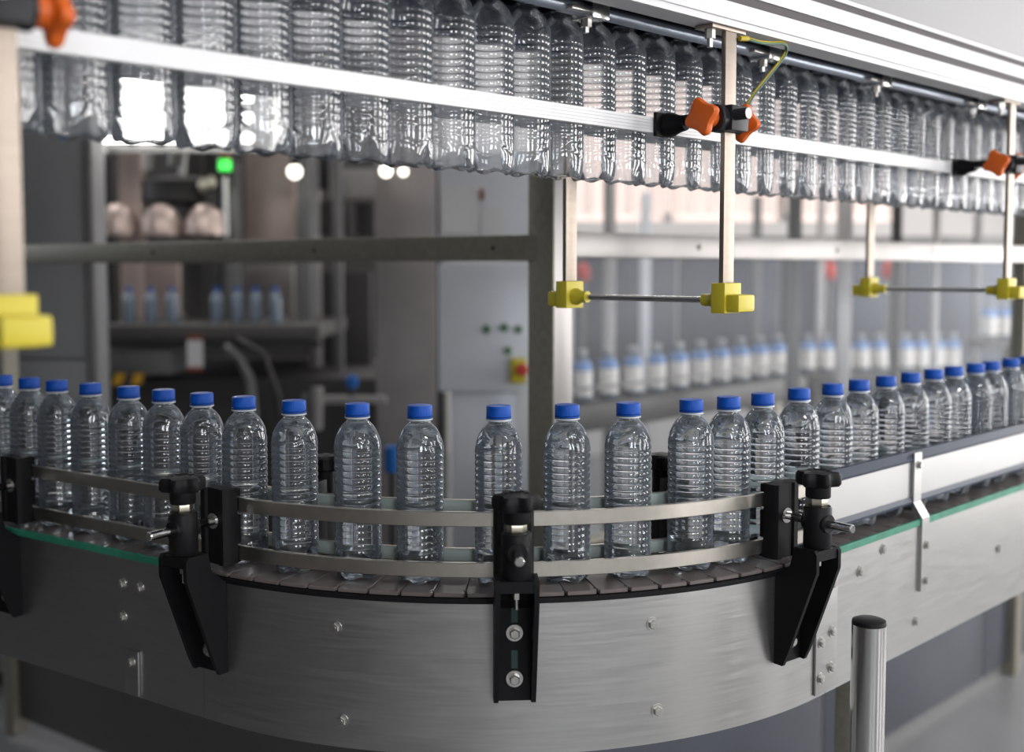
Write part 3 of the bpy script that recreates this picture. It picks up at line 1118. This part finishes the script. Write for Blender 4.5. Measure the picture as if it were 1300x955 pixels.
ML = dirframe(GP, LD)         # x back-left, -y towards the viewer
MR = dirframe(GP, UD)         # x back-right, +y towards the viewer
Mpost = MR
gpart(MB().box(-0.026, 0.026, -0.034, 0.034, 0, 2.9, 0.003, Mpost), 'corner_post', 'pale_steel')
gpart(MB().box(-0.029, -0.0262, -0.034, 0.034, 0, 2.9, 0.001, Mpost), 'post_shade_face', 'frame_steel')  # thin darker facing: the post's shaded side put into the colour
gpart(MB().box(0.015, 1.95, -0.028, 0.024, 1.418, 1.470, 0.004, ML), 'cross_rail', 'frame_steel')
gpart(MB().box(0.0, 1.95, -0.025, 0.021, 0.62, 0.67, 0.004, ML), 'cross_rail', 'frame_steel')
gpart(MB().box(0.0, 1.95, -0.025, 0.021, 2.5, 2.55, 0.004, ML), 'cross_rail', 'frame_steel')
gpart(MB().box(1.92, 1.97, -0.025, 0.025, 0, 2.9, 0.003, ML), 'corner_post', 'frame_steel')
gpart(MB().box(0.03, 4.2, -0.025, 0.025, 1.425, 1.476, 0.004, MR), 'cross_rail', 'pale_steel')
gpart(MB().box(0.03, 4.2, -0.025, 0.025, 2.5, 2.55, 0.004, MR), 'cross_rail', 'pale_steel')
gpart(MB().box(0.03, 4.2, -0.025, 0.025, 0.80, 0.85, 0.004, MR), 'cross_rail', 'frame_steel')
gpart(MB().box(2.3, 2.35, -0.025, 0.025, 0, 2.9, 0.003, MR), 'mid_post', 'frame_steel')
gpart(MB().box(4.15, 4.2, -0.025, 0.025, 0, 2.9, 0.003, MR), 'corner_post', 'frame_steel')
for k_ in range(4):
    gpart(MB().box(0.04 + k_ * 1.03, 1.05 + k_ * 1.03, -0.006, -0.002, 0.04, 0.80, 0.002, MR), 'base_panel', 'panel_slate')
gpart(MB().box(0.03, 1.93, -0.004, 0.0, 0.05, 0.62, 0.002, ML), 'base_panel', 'machine_mid')
gpart(MB().box(0.03, 2.3, -0.003, 0.001, 0.85, 1.425, 0, MR), 'pane', 'acrylic')
gpart(MB().box(2.35, 4.15, -0.003, 0.001, 0.85, 1.425, 0, MR), 'pane', 'acrylic')
for x_ in (0.12, 0.62, 1.2):
    gpart(MB().cyl(0.004, -0.030, -0.027, 10, ML @ Matrix.Translation((x_, 0, 1.444)), 'y'), 'rivet', 'black_hole')
for x_ in (0.45, 1.05, 1.6):
    gpart(MB().cyl(0.006, 0.025, 0.029, 10, MR @ Matrix.Translation((x_, 0, 1.45)), 'y'), 'rivet', 'frame_steel')


def thing(name, loc, label, cat, group=None):
    o = empty(name, loc)
    return tag(o, label, cat, group)


def tpart(root, mb, name, material, parent=None):
    o = mb.build(name, material)
    o.parent = parent or root
    o.matrix_parent_inverse = Matrix.Translation(root.location).inverted() if parent is None else Matrix.Identity(4)
    return o


# tall grey steel cabinet at the far left
Yc = 3.7
p0, p1 = at(-70, 560, Yc), at(117, 100, Yc)
cb = thing('steel_cabinet', ((p0.x + p1.x) / 2, Yc + 0.05, 0), 'tall dull grey steel cabinet behind the cross rail', 'cabinet')
tpart(cb, MB().box(p0.x, p1.x, Yc, Yc + 0.10, 0.05, 2.6, 0.005), 'body', 'cabinet_grey')
tpart(cb, MB().box(p0.x + 0.01, p1.x - 0.03, Yc - 0.02, Yc - 0.001, 0.12, 1.1, 0.003), 'door', 'cabinet_grey')
dr = tpart(cb, MB().box(p0.x + 0.01, p1.x - 0.03, Yc - 0.02, Yc - 0.001, 1.11, 2.55, 0.003), 'door', 'cabinet_grey')
tpart(cb, MB().box(p1.x - 0.024, p1.x + 0.002, Yc - 0.03, Yc - 0.001, 0.05, 2.6, 0.002), 'edge_trim', 'dull_steel')
tpart(cb, MB().box(p0.x + 0.02, p1.x - 0.02, Yc + 0.01, Yc + 0.09, 0, 0.05), 'plinth', 'machine_dark')

# filling machine
Yf = 5.0
fm = thing('filling_machine', (at(340, 400, Yf).x, Yf + 0.5, 0), 'dark rotary filling machine with steel columns and hooded nozzles', 'machine')
tpart(fm, rbox(118, 60, 560, 560, Yf + 1.1, 0.06), 'back_panel', 'machine_mid')
tpart(fm, rbox(118, 413, 405, 431, Yf - 0.30, 1.2, 0.005), 'table', 'machine_mid')
tpart(fm, rbox(118, 433, 405, 441, Yf - 0.28, 0.05, 0.002), 'table_edge', 'machine_dark')
tpart(fm, rbox(120, 444, 215, 476, Yf - 0.25, 0.3, 0.004), 'front_panel', 'dull_steel')
b0_ = at(118, 476, Yf - 0.2); b1_ = at(480, 476, Yf - 0.2)
tpart(fm, MB().box(b0_.x, b1_.x, Yf - 0.15, Yf + 1.0, 0.0, b0_.z - 0.02, 0.01), 'base', 'machine_dark')
for (x0, x1, y0, y1, dY, mt) in ((124, 140, 200, 412, 0.5, 'machine_dark'), (154, 177, 150, 412, 0.2, 'pink_steel'), (236, 256, 150, 412, 0.35, 'machine_mid'), (262, 274, 150, 412, 0.1, 'machine_dark'), (283, 300, 205, 412, 0.15, 'dull_steel'), (312, 372, 150, 306, 0.45, 'pink_steel'), (378, 392, 100, 420, 0.1, 'dull_steel'), (404, 418, 160, 240, 0.3, 'machine_dark'), (392, 402, 100, 470, 0.4, 'pale_steel')):
    tpart(fm, rbox(x0, y0, x1, y1, Yf + dY, 0.08, 0.006), 'column', mt)
tpart(fm, rbox(176, 335, 226, 412, Yf + 0.75, 0.05, 0.004), 'guard_plate', 'pink_steel')
tpart(fm, rbox(262, 335, 292, 358, Yf + 0.55, 0.05, 0.004), 'guard_plate', 'pale_steel')
tpart(fm, rbox(310, 335, 372, 400, Yf + 0.65, 0.05, 0.004), 'guard_plate', 'panel_brown')
c0 = at(235, 246, Yf + 0.35)
cm = Matrix.Translation((c0.x, Yf + 0.35, 0))
tpart(fm, MB().lathe([(0.19, c0.z - 0.05), (0.21, c0.z - 0.04), (0.21, c0.z + 0.05), (0.17, c0.z + 0.07)], 40, cm), 'carousel_ring', 'machine_dark')
for px in (150, 205, 262):
    q = at(px, 296, Yf + 0.12)
    tpart(fm, MB().lathe([(0.095, q.z - 0.01), (0.098, q.z + 0.01), (0.088, q.z + 0.06), (0.066, q.z + 0.10), (0.035, q.z + 0.125), (0.02, q.z + 0.13)], 28, Matrix.Translation((q.x, Yf + 0.12, 0))), 'hood', 'pink_steel')
for px, y0, y1 in ((188, 180, 215), (218, 185, 210), (231, 185, 222)):
    q = at(px, y1, Yf)
    q2 = at(px + 3, y0, Yf)
    nz_ = tpart(fm, MB().tube([q, q2], 0.016, 14), 'nozzle', 'pale_steel')
    tpart(fm, MB().cyl(0.02, 0, 0.02, 14, Matrix.Translation(q2)), 'nozzle_collar', 'dull_steel', nz_)
for px, py, Yq in ((258, 235, 0.1), (268, 232, 0.1)):
    q = at(px, py, Yf + Yq)
    tpart(fm, MB().lathe([(0.012, q.z - 0.03), (0.022, q.z - 0.01), (0.022, q.z + 0.01), (0.012, q.z + 0.03)], 16, Matrix.Translation((q.x, q.y, 0))), 'valve', 'brass_nut')
# hazard strip
hz = tpart(fm, rbox(120, 473, 180, 489, Yf - 0.29, 0.03, 0.002), 'hazard_strip', 'machine_dark')
for px in (121, 142, 166):
    a, b = at(px, 489, Yf - 0.293), at(px + 12, 474, Yf - 0.293)
    tpart(fm, MB().prism([(a.x, a.z), (b.x - 0.0, a.z), (b.x + 0.018, b.z), (a.x + 0.018, b.z)], a.y - 0.002, a.y, axis='y'), 'hazard_stripe', 'hazard_yellow', hz)
# hoses and piping low on the machine
for pts, r_, mt in (([(285, 440), (305, 455), (318, 485), (322, 530)], 0.02, 'dull_steel'), ([(300, 430), (335, 450), (352, 500), (360, 560)], 0.014, 'machine_dark'), ([(402, 545), (403, 492)], 0.024, 'pale_steel'), ([(388, 545), (389, 500)], 0.02, 'dull_steel')):
    tpart(fm, MB().tube([at(x, y, Yf - 0.35) for x, y in pts], r_, 12), 'hose', mt)
tpart(fm, rbox(424, 150, 432, 480, Yf + 0.2, 0.05, 0.004), 'column', 'dull_steel')
tpart(fm, rbox(418, 214, 478, 252, Yf + 0.25, 0.15, 0.01), 'gear_box', 'pale_steel')
tpart(fm, rbox(406, 255, 440, 300, Yf + 0.45, 0.10, 0.01), 'motor', 'machine_dark')
tpart(fm, rbox(452, 256, 476, 300, Yf + 0.45, 0.10, 0.01), 'motor', 'machine_dark')
tpart(fm, rbox(395, 345, 470, 480, Yf + 0.5, 0.10, 0.01), 'gear_case', 'machine_dark')

# tall brownish steel panel and the narrow door strip
Yp = 4.2
tp = thing('steel_column_panel', (at(516, 400, Yp).x, Yp + 0.15, 0), 'tall brownish steel panel beside the pale control cabinet', 'panel')
q0, q1 = at(478, 520, Yp), at(552, 100, Yp)
tpart(tp, MB().box(q0.x, q1.x, Yp, Yp + 0.3, 0, 2.7, 0.008), 'panel', 'panel_brown')
tpart(tp, MB().box(q1.x + 0.001, q1.x + 0.025, Yp + 0.02, Yp + 0.3, 0, 2.7, 0.002), 'edge_strip', 'machine_dark')

# control cabinet
Yk = 3.6
kc = thing('control_cabinet', (at(620, 400, Yk).x, Yk + 0.15, 0), 'pale grey control cabinet with green buttons and emergency stop', 'cabinet')
a, b = at(557, 498, Yk), at(690, 334, Yk)
tpart(kc, MB().box(a.x, b.x, Yk, Yk + 0.28, a.z, b.z, 0.008), 'lower_box', 'panel_light')
a2, b2 = at(557, 332, Yk), at(690, 190, Yk)
tpart(kc, MB().box(a2.x, b2.x, Yk + 0.02, Yk + 0.28, a2.z, b2.z, 0.008), 'upper_box', 'panel_light')
a3 = at(572, 640, Yk)
tpart(kc, MB().box(a3.x, b.x, Yk + 0.04, Yk + 0.26, 0, a.z - 0.004, 0.006), 'pedestal', 'panel_light')
tpart(kc, rbox(561, 236, 607, 297, Yk + 0.013, 0.005), 'notice_sheet', 'paper')
tpart(kc, rbox(612, 264, 636, 297, Yk + 0.013, 0.005), 'notice_sheet', 'paper')
tpart(kc, rbox(609, 240, 614, 254, Yk + 0.010, 0.008), 'red_tag', 'red_brown')
for px, py in ((618, 418), (640, 416), (658, 418), (645, 445)):
    q = at(px, py, Yk)
    bt = tpart(kc, MB().cyl(0.016, -0.006, 0.0, 20, Matrix.Translation(q), 'y', ch=0.001), 'button_ring', 'bolt_steel')
    tpart(kc, MB().cyl(0.012, -0.014, -0.006, 20, Matrix.Translation(q), 'y', ch=0.002), 'button', 'dark_green', bt)
q = at(658, 470, Yk)
es = tpart(kc, MB().box(q.x - 0.025, q.x + 0.025, Yk - 0.035, Yk - 0.001, q.z - 0.04, q.z + 0.04, 0.004), 'emergency_stop', 'yellow')
tpart(kc, MB().lathe([(0.012, -0.050), (0.018, -0.048), (0.020, -0.060), (0.014, -0.066)], 24, Matrix.Translation((q.x + 0.012, Yk, q.z + 0.006)), 'y'), 'push_button', 'red', es)
q = at(662, 545, Yk - 0.02)
tpart(kc, MB().prism([(q.x - 0.018, q.z - 0.10), (q.x + 0.03, q.z - 0.10), (q.x + 0.03, q.z + 0.12), (q.x - 0.01, q.z + 0.12)], Yk - 0.024, Yk - 0.018, axis='y'), 'paper_sleeve', 'paper')

# stack light
q = at(287, 300, Yf - 0.1)
sl = thing('signal_lamp', (q.x, Yf - 0.1, q.z), 'signal lamp with glowing green segment on the filling machine', 'lamp')
tz = [at(287, y, Yf - 0.1).z for y in (300, 224, 217, 203, 194)]
mm = Matrix.Translation((q.x, Yf - 0.1, 0))
tpart(sl, MB().cyl(0.008, tz[0], tz[1], 12, mm), 'pole', 'bolt_steel')
tpart(sl, MB().cyl(0.026, tz[1], tz[2], 20, mm, ch=0.003), 'base', 'black_plastic')
tpart(sl, MB().cyl(0.026, tz[2], tz[3], 20, mm, ch=0.003), 'green_segment', 'green_lamp')
tpart(sl, MB().lathe([(0.026, tz[3]), (0.026, tz[4] - 0.01), (0.018, tz[4])], 20, mm), 'red_segment', 'red_brown')

# bright strip lamp above the filler and small bulbs
q = at(165, 182, Yf - 0.45)
fl = thing('strip_lamp', (q.x, Yf - 0.45, q.z), 'bright fluorescent strip lamp above the filling machine', 'lamp')
x0, x1 = at(112, 182, Yf - 0.45).x, at(330, 182, Yf - 0.45).x
mm = Matrix.Translation((0, Yf - 0.45, q.z + 0.02))
for k_ in range(4):
    tpart(fl, MB().cyl(0.015, x0 + 0.02, x1 - 0.02, 16, mm @ Matrix.Translation((0, 0.03 * k_, 0.085 * k_)), 'x'), 'tube', 'lamp_glow')
tpart(fl, MB().box(x0, x1, Yf - 0.30, Yf - 0.27, q.z - 0.02, q.z + 0.32, 0.005), 'housing', 'dull_steel')
for xe in (x0, x1 - 0.02):
    tpart(fl, MB().box(xe, xe + 0.02, Yf - 0.49, Yf - 0.30, q.z - 0.02, q.z + 0.32, 0.003), 'end_piece', 'white_plastic')
for xe in (x0 + 0.2, x1 - 0.2):
    tpart(fl, MB().cyl(0.008, q.z + 0.32, ZT, 8, Matrix.Translation((xe, Yf - 0.285, 0))), 'hanger', 'bolt_steel')
for px, py, r_ in ((374, 218, 0.030), (490, 217, 0.022), (512, 218, 0.016)):
    q = at(px, py, Yp - 0.15 if px > 400 else Yf - 0.1)
    bl_ = thing('bulb_lamp', q, {374: 'large bare glowing bulb above the filling machine', 490: 'small glowing bulb above the brownish steel panel', 512: 'tiny glowing bulb above the brownish steel panel'}[px], 'lamp')
    tpart(bl_, MB().lathe([(0.002, q.z - r_)] + [(r_ * sin(k_ * pi / 8), q.z - r_ * cos(k_ * pi / 8)) for k_ in range(1, 8)] + [(0.004, q.z + r_)], 18, Matrix.Translation((q.x, q.y, 0))), 'bulb', 'bulb_glow')
    tpart(bl_, MB().cyl(r_ * 0.6, q.z + r_ * 0.8, q.z + r_ * 2, 14, Matrix.Translation((q.x, q.y, 0))), 'socket', 'black_plastic')
    tpart(bl_, MB().cyl(0.004, q.z + r_ * 2, ZT, 8, Matrix.Translation((q.x, q.y, 0))), 'cord', 'black_plastic')

# hanging notice on the filler
q = at(247, 447, Yf - 0.34)
sg = thing('hanging_tag', q, 'white tag with red edges hanging on the filling machine', 'sign')
tpart(sg, rbox(238, 432, 257, 466, Yf - 0.34, 0.006), 'sheet', 'paper')
tpart(sg, rbox(238, 466, 257, 471, Yf - 0.342, 0.008), 'bottom_edge', 'red_brown')
tpart(sg, rbox(238, 426, 257, 431, Yf - 0.342, 0.008), 'top_edge', 'red_brown')
# blue knob
q = at(447, 487, 4.0)
bk = thing('blue_valve', q, 'bright blue valve handle standing behind the curve bottles', 'valve')
tpart(bk, MB().lathe([(0.010, q.z - 0.02), (0.020, q.z - 0.01), (0.022, q.z + 0.02), (0.012, q.z + 0.03)], 18, Matrix.Translation((q.x, q.y, 0))), 'handle', 'blue_plastic')
tpart(bk, MB().cyl(0.012, 0.0, q.z - 0.02, 14, Matrix.Translation((q.x, q.y, 0))), 'stem', 'machine_dark')
tpart(bk, MB().box(q.x - 0.10, q.x + 0.12, q.y - 0.03, q.y + 0.03, q.z - 0.07, q.z - 0.045, 0.004), 'flange', 'panel_brown')
q = at(498, 582, 3.2)
bk = thing('blue_valve', q, 'blue cylinder valve low behind the curve bottles', 'valve')
tpart(bk, MB().cyl(0.022, q.z - 0.04, q.z + 0.035, 18, Matrix.Translation((q.x, q.y, 0)), ch=0.004), 'cylinder', 'blue_plastic')
tpart(bk, MB().cyl(0.010, 0, q.z - 0.04, 12, Matrix.Translation((q.x, q.y, 0))), 'stem', 'machine_dark')


# far bottles -------------------------------------------------------------
def far_bottle(kind):
    root = empty('labelled_bottle' if kind == 'label' else 'capped_bottle')
    pr = [(0.024, 0), (0.030, 0.004), (0.031, 0.012), (0.031, 0.125), (0.028, 0.140), (0.018, 0.158), (0.0135, 0.165), (0.0135, 0.176)]
    MB().lathe(pr, 20).build('body', 'bottle_far', root)
    if kind == 'label':
        lb = MB()
        for k_ in range(5):
            z0 = 0.020 + k_ * 0.019
            lb.lathe([(0.0312, z0), (0.0325, z0 + 0.004), (0.0325, z0 + 0.014), (0.0312, z0 + 0.0185)], 20)
        lb.build('label', 'label_white', root)
        MB().lathe([(0.0313, 0.118), (0.0316, 0.124), (0.0287, 0.140), (0.0240, 0.149)], 20).build('shoulder_band', 'label_blue', root)
        MB().lathe([(0.0155, 0.176), (0.0160, 0.178), (0.0160, 0.192), (0.0145, 0.193)], 20).build('cap', 'cap_grey', root)
    else:
        MB().lathe([(0.0155, 0.176), (0.0160, 0.178), (0.0160, 0.192), (0.0145, 0.193)], 20).build('cap', 'cap_blue', root)
    return root


fc = thing('far_conveyor', (0.8, 4.7, 0), 'dark far conveyor carrying white-labelled bottles', 'conveyor')
FP = Vector((0.266, 4.2, 0))
MF = dirframe(FP, Vector((1.0, 1.0, 0)))
tpart(fc, MB().box(-0.35, 1.5, -0.06, 0.06, 0.86, 0.905, 0.004, MF), 'bed', 'machine_dark')
tpart(fc, MB().box(-0.35, 1.5, 0.052, 0.062, 0.80, 0.895, 0.002, MF), 'side_plate', 'machine_mid')
tpart(fc, MB().box(-0.35, 1.5, 0.045, 0.052, 0.955, 0.965, 0.002, MF), 'rail', 'dull_steel')
for x_ in (-0.2, 1.3):
    tpart(fc, MB().box(x_ - 0.03, x_ + 0.03, -0.04, 0.04, 0.0, 0.86, 0.004, MF), 'leg', 'frame_steel')
lbp = far_bottle('label')
xs_ = [-0.005 + 0.150 * k_ for k_ in range(10)]
used = False
def put_label(p, tilt, label, group):
    global used
    o = lbp if not used else dup(lbp)
    used = True
    o.location = p
    o.rotation_euler = (0, tilt, 0.3)
    o.scale = (1.2, 1.2, 1.0)
    tag(o, label, 'bottle', group)
for k_, x_ in enumerate(xs_):
    put_label(MF @ Vector((x_, 0, 0.906)), 0, 'white-labelled bottle on the dark far conveyor, %s counting from the guard corner post' % ORD[k_], 'labelled bottles on the far conveyor')
# second far conveyor with leaning bottles
fc2 = thing('far_conveyor', (2.2, 5.9, 0), 'second far conveyor with leaning labelled bottles behind the dark post', 'conveyor')
M2 = dirframe(at(1018, 472, 5.8), Vector((1.0, 0.15, 0)))
z2 = at(1018, 472, 5.8).z
tpart(fc2, MB().box(0.0, 0.98, -0.08, 0.08, z2 - 0.06, z2 - 0.004, 0.004, M2), 'bed', 'machine_mid')
for x_ in (0.15, 0.9):
    tpart(fc2, MB().box(x_ - 0.03, x_ + 0.03, -0.05, 0.05, 0.0, z2 - 0.06, 0.004, M2), 'leg', 'frame_steel')
for k_ in range(5):
    put_label(M2 @ Vector((0.03 + 0.100 * k_, 0, z2)), -0.06 * (k_ > 2), 'white-labelled bottle on the second far conveyor, %s short of the dark wide upright' % ORD[4 - k_], 'labelled bottles before the dark post')
for k_ in range(4):
    put_label(M2 @ Vector((0.57 + 0.088 * k_, 0, z2)), 0, 'white-labelled bottle on the second far conveyor, %s past the dark wide upright' % ORD[k_], 'labelled bottles past the dark post')
# pile of packed bottles far right: conveyor rising
fc3 = thing('far_conveyor', (2.6, 5.2, 0), 'third far conveyor carrying labelled bottles beside the bright strut', 'conveyor')
M3 = dirframe(at(1262, 430, 5.9), Vector((1.0, 0.1, 0)))
z3 = at(1262, 430, 5.9).z
tpart(fc3, MB().box(-0.1, 1.3, -0.10, 0.10, z3 - 0.05, z3 - 0.004, 0.004, M3), 'bed', 'machine_mid')
for x_ in (0.1, 1.1):
    tpart(fc3, MB().box(x_ - 0.03, x_ + 0.03, -0.05, 0.05, 0.0, z3 - 0.05, 0.004, M3), 'leg', 'frame_steel')
for k_ in range(6):
    put_label(M3 @ Vector((-0.03 + 0.085 * k_, 0, z3)), 0, 'white-labelled bottle on the third far conveyor, %s from the bright strut' % ORD[k_], 'labelled bottles beside the bright strut')
# blue-capped bottles on the filler table
cbp = far_bottle('cap')
ztab = at(118, 413, Yf - 0.30).z
first = True
for k_, px in enumerate((131, 165, 192, 219, 276, 302, 325, 350)):
    q = at(px, 410, Yf - 0.15)
    o = cbp if first else dup(cbp)
    first = False
    o.location = (q.x, Yf - 0.15, ztab + 0.001)
    o.scale = (0.85, 0.85, 0.8)
    tag(o, 'small blue-capped bottle on the filling machine table, %s from the tall grey cabinet' % ORD[k_], 'bottle', 'blue-capped bottles on the filler table')

# packing machine behind the right guard: slate panels and uprights
Yq = 6.6
pm_ = thing('packing_machine', (at(1000, 400, Yq).x, Yq + 0.3, 0), 'slate grey packing machine with upright posts behind the far conveyors', 'machine')
for k_, (x0, x1) in enumerate(((728, 860), (862, 990), (992, 1125), (1148, 1300), (1302, 1420))):
    tpart(pm_, rbox(x0, 322, x1, 520, Yq, 0.1, 0.006), 'panel', 'panel_slate')
tpart(pm_, rbox(728, 300, 1420, 321, Yq - 0.02, 0.12, 0.006), 'top_beam', 'dull_steel')
for (x0, x1, y0, y1, Y_, mt) in ((766, 782, 300, 500, 4.9, 'pale_steel'), (813, 826, 326, 440, 6.2, 'panel_light'), (955, 967, 330, 460, 6.2, 'dull_steel'), (1000, 1018, 326, 480, 4.5, 'dull_steel'), (1036, 1048, 300, 470, 6.1, 'pale_steel'), (1062, 1082, 360, 520, 4.6, 'pale_steel'), (1130, 1147, 240, 520, 4.9, 'machine_dark'), (1182, 1196, 230, 470, 4.3, 'pale_steel'), (1236, 1250, 200, 420, 6.35, 'dull_steel')):
    a, b = at(x0, y1, Y_), at(x1, y0, Y_)
    u = thing('upright_post', ((a.x + b.x) / 2, Y_ + 0.03, 0), {766: 'bright slim steel upright beside the corner post of the guard frame', 813: 'pale blue-grey upright in front of the slate panels', 955: 'dull grey slim upright before the slate panels', 1000: 'dull upright near the labelled bottle row end', 1036: 'slim pale upright behind the leaning labelled bottles', 1062: 'thick pale upright standing in front of the leaning labelled bottles', 1130: 'dark wide upright between two groups of labelled bottles', 1182: 'bright steel strut before the far packed bottles', 1236: 'dull upright behind the strut at the packed bottles'}[x0], 'post')
    tpart(u, MB().box(a.x, b.x, Y_, Y_ + (b.x - a.x), 0.008, b.z + 0.35, 0.004), 'upright', mt)
    tpart(u, MB().box(a.x - 0.03, b.x + 0.03, Y_ - 0.03, Y_ + (b.x - a.x) + 0.03, 0.0, 0.008), 'base_plate', 'frame_steel')
for px, py, lab in ((740, 345, 'round red beacon next to the corner post'), (1052, 343, 'small red beacon behind the rear hanger post'), (1128, 342, 'pinkish red beacon by the dark wide upright')):
    q = at(px, py, 6.35)
    u = thing('red_beacon', q, lab, 'lamp')
    tpart(u, MB().lathe([(0.035, q.z - 0.05), (0.040, q.z - 0.03), (0.040, q.z + 0.01), (0.028, q.z + 0.04), (0.008, q.z + 0.05)], 20, Matrix.Translation((q.x, q.y, 0))), 'dome', 'red')
    tpart(u, MB().cyl(0.015, 0, q.z - 0.05, 12, Matrix.Translation((q.x, q.y, 0))), 'stand', 'dull_steel')

# made-up dark cabinets out of view, added to darken the left fascia's reflection
for y0, lab in ((-1.55, 'added unseen dark cabinet nearest the front wall in the left aisle'), (-0.52, 'added unseen dark cabinet in the middle of the left aisle'), (0.51, 'added unseen dark cabinet beside the conveyor in the left aisle')):
    sc_ = thing('added_dark_cabinet', (-1.95, y0 + 0.5, 0), lab, 'cabinet')
    tpart(sc_, MB().box(-2.25, -1.65, y0, y0 + 1.0, 0.1, 2.0, 0.006), 'body', 'machine_dark')
    tpart(sc_, MB().box(-2.22, -1.68, y0 + 0.03, y0 + 0.97, 0, 0.1), 'plinth', 'black_plastic')
    for k_ in range(2):
        d_ = tpart(sc_, MB().box(-1.648, -1.63, y0 + 0.01 + 0.495 * k_, y0 + 0.495 + 0.495 * k_, 0.12, 1.98, 0.004), 'door', 'machine_dark')
        tpart(sc_, MB().box(-1.63, -1.60, y0 + 0.44 + 0.10 * k_, y0 + 0.46 + 0.10 * k_, 0.95, 1.12, 0.004), 'handle', 'bolt_steel', d_)

# ceiling lights of the hall
CLS = [(2.4, -1.0, 'over the near aisle'), (2.6, 5.6, 'over the far conveyors'), (0.0, 6.2, 'over the space behind the control cabinet'), (-2.4, 5.9, 'over the filling machine')]
for x, y, wh in CLS:
    cl = thing('ceiling_light', (x, y, ZT), 'twin tube ceiling light ' + wh, 'lamp')
    tpart(cl, MB().box(x - 0.65, x + 0.65, y - 0.12, y + 0.12, ZT - 0.07, ZT, 0.005), 'housing', 'white_plastic')
    for dy in (-0.06, 0.06):
        tpart(cl, MB().cyl(0.018, x - 0.6, x + 0.6, 14, Matrix.Translation((0, y + dy, ZT - 0.09)), 'x'), 'tube', 'lamp_glow')
    if True:
        area('tube_light', (x, y, ZT - 0.13), (0, 0, 0), 1.2, 0.2, 36 if x > -1 else 16, (1.0, 0.97, 0.94))
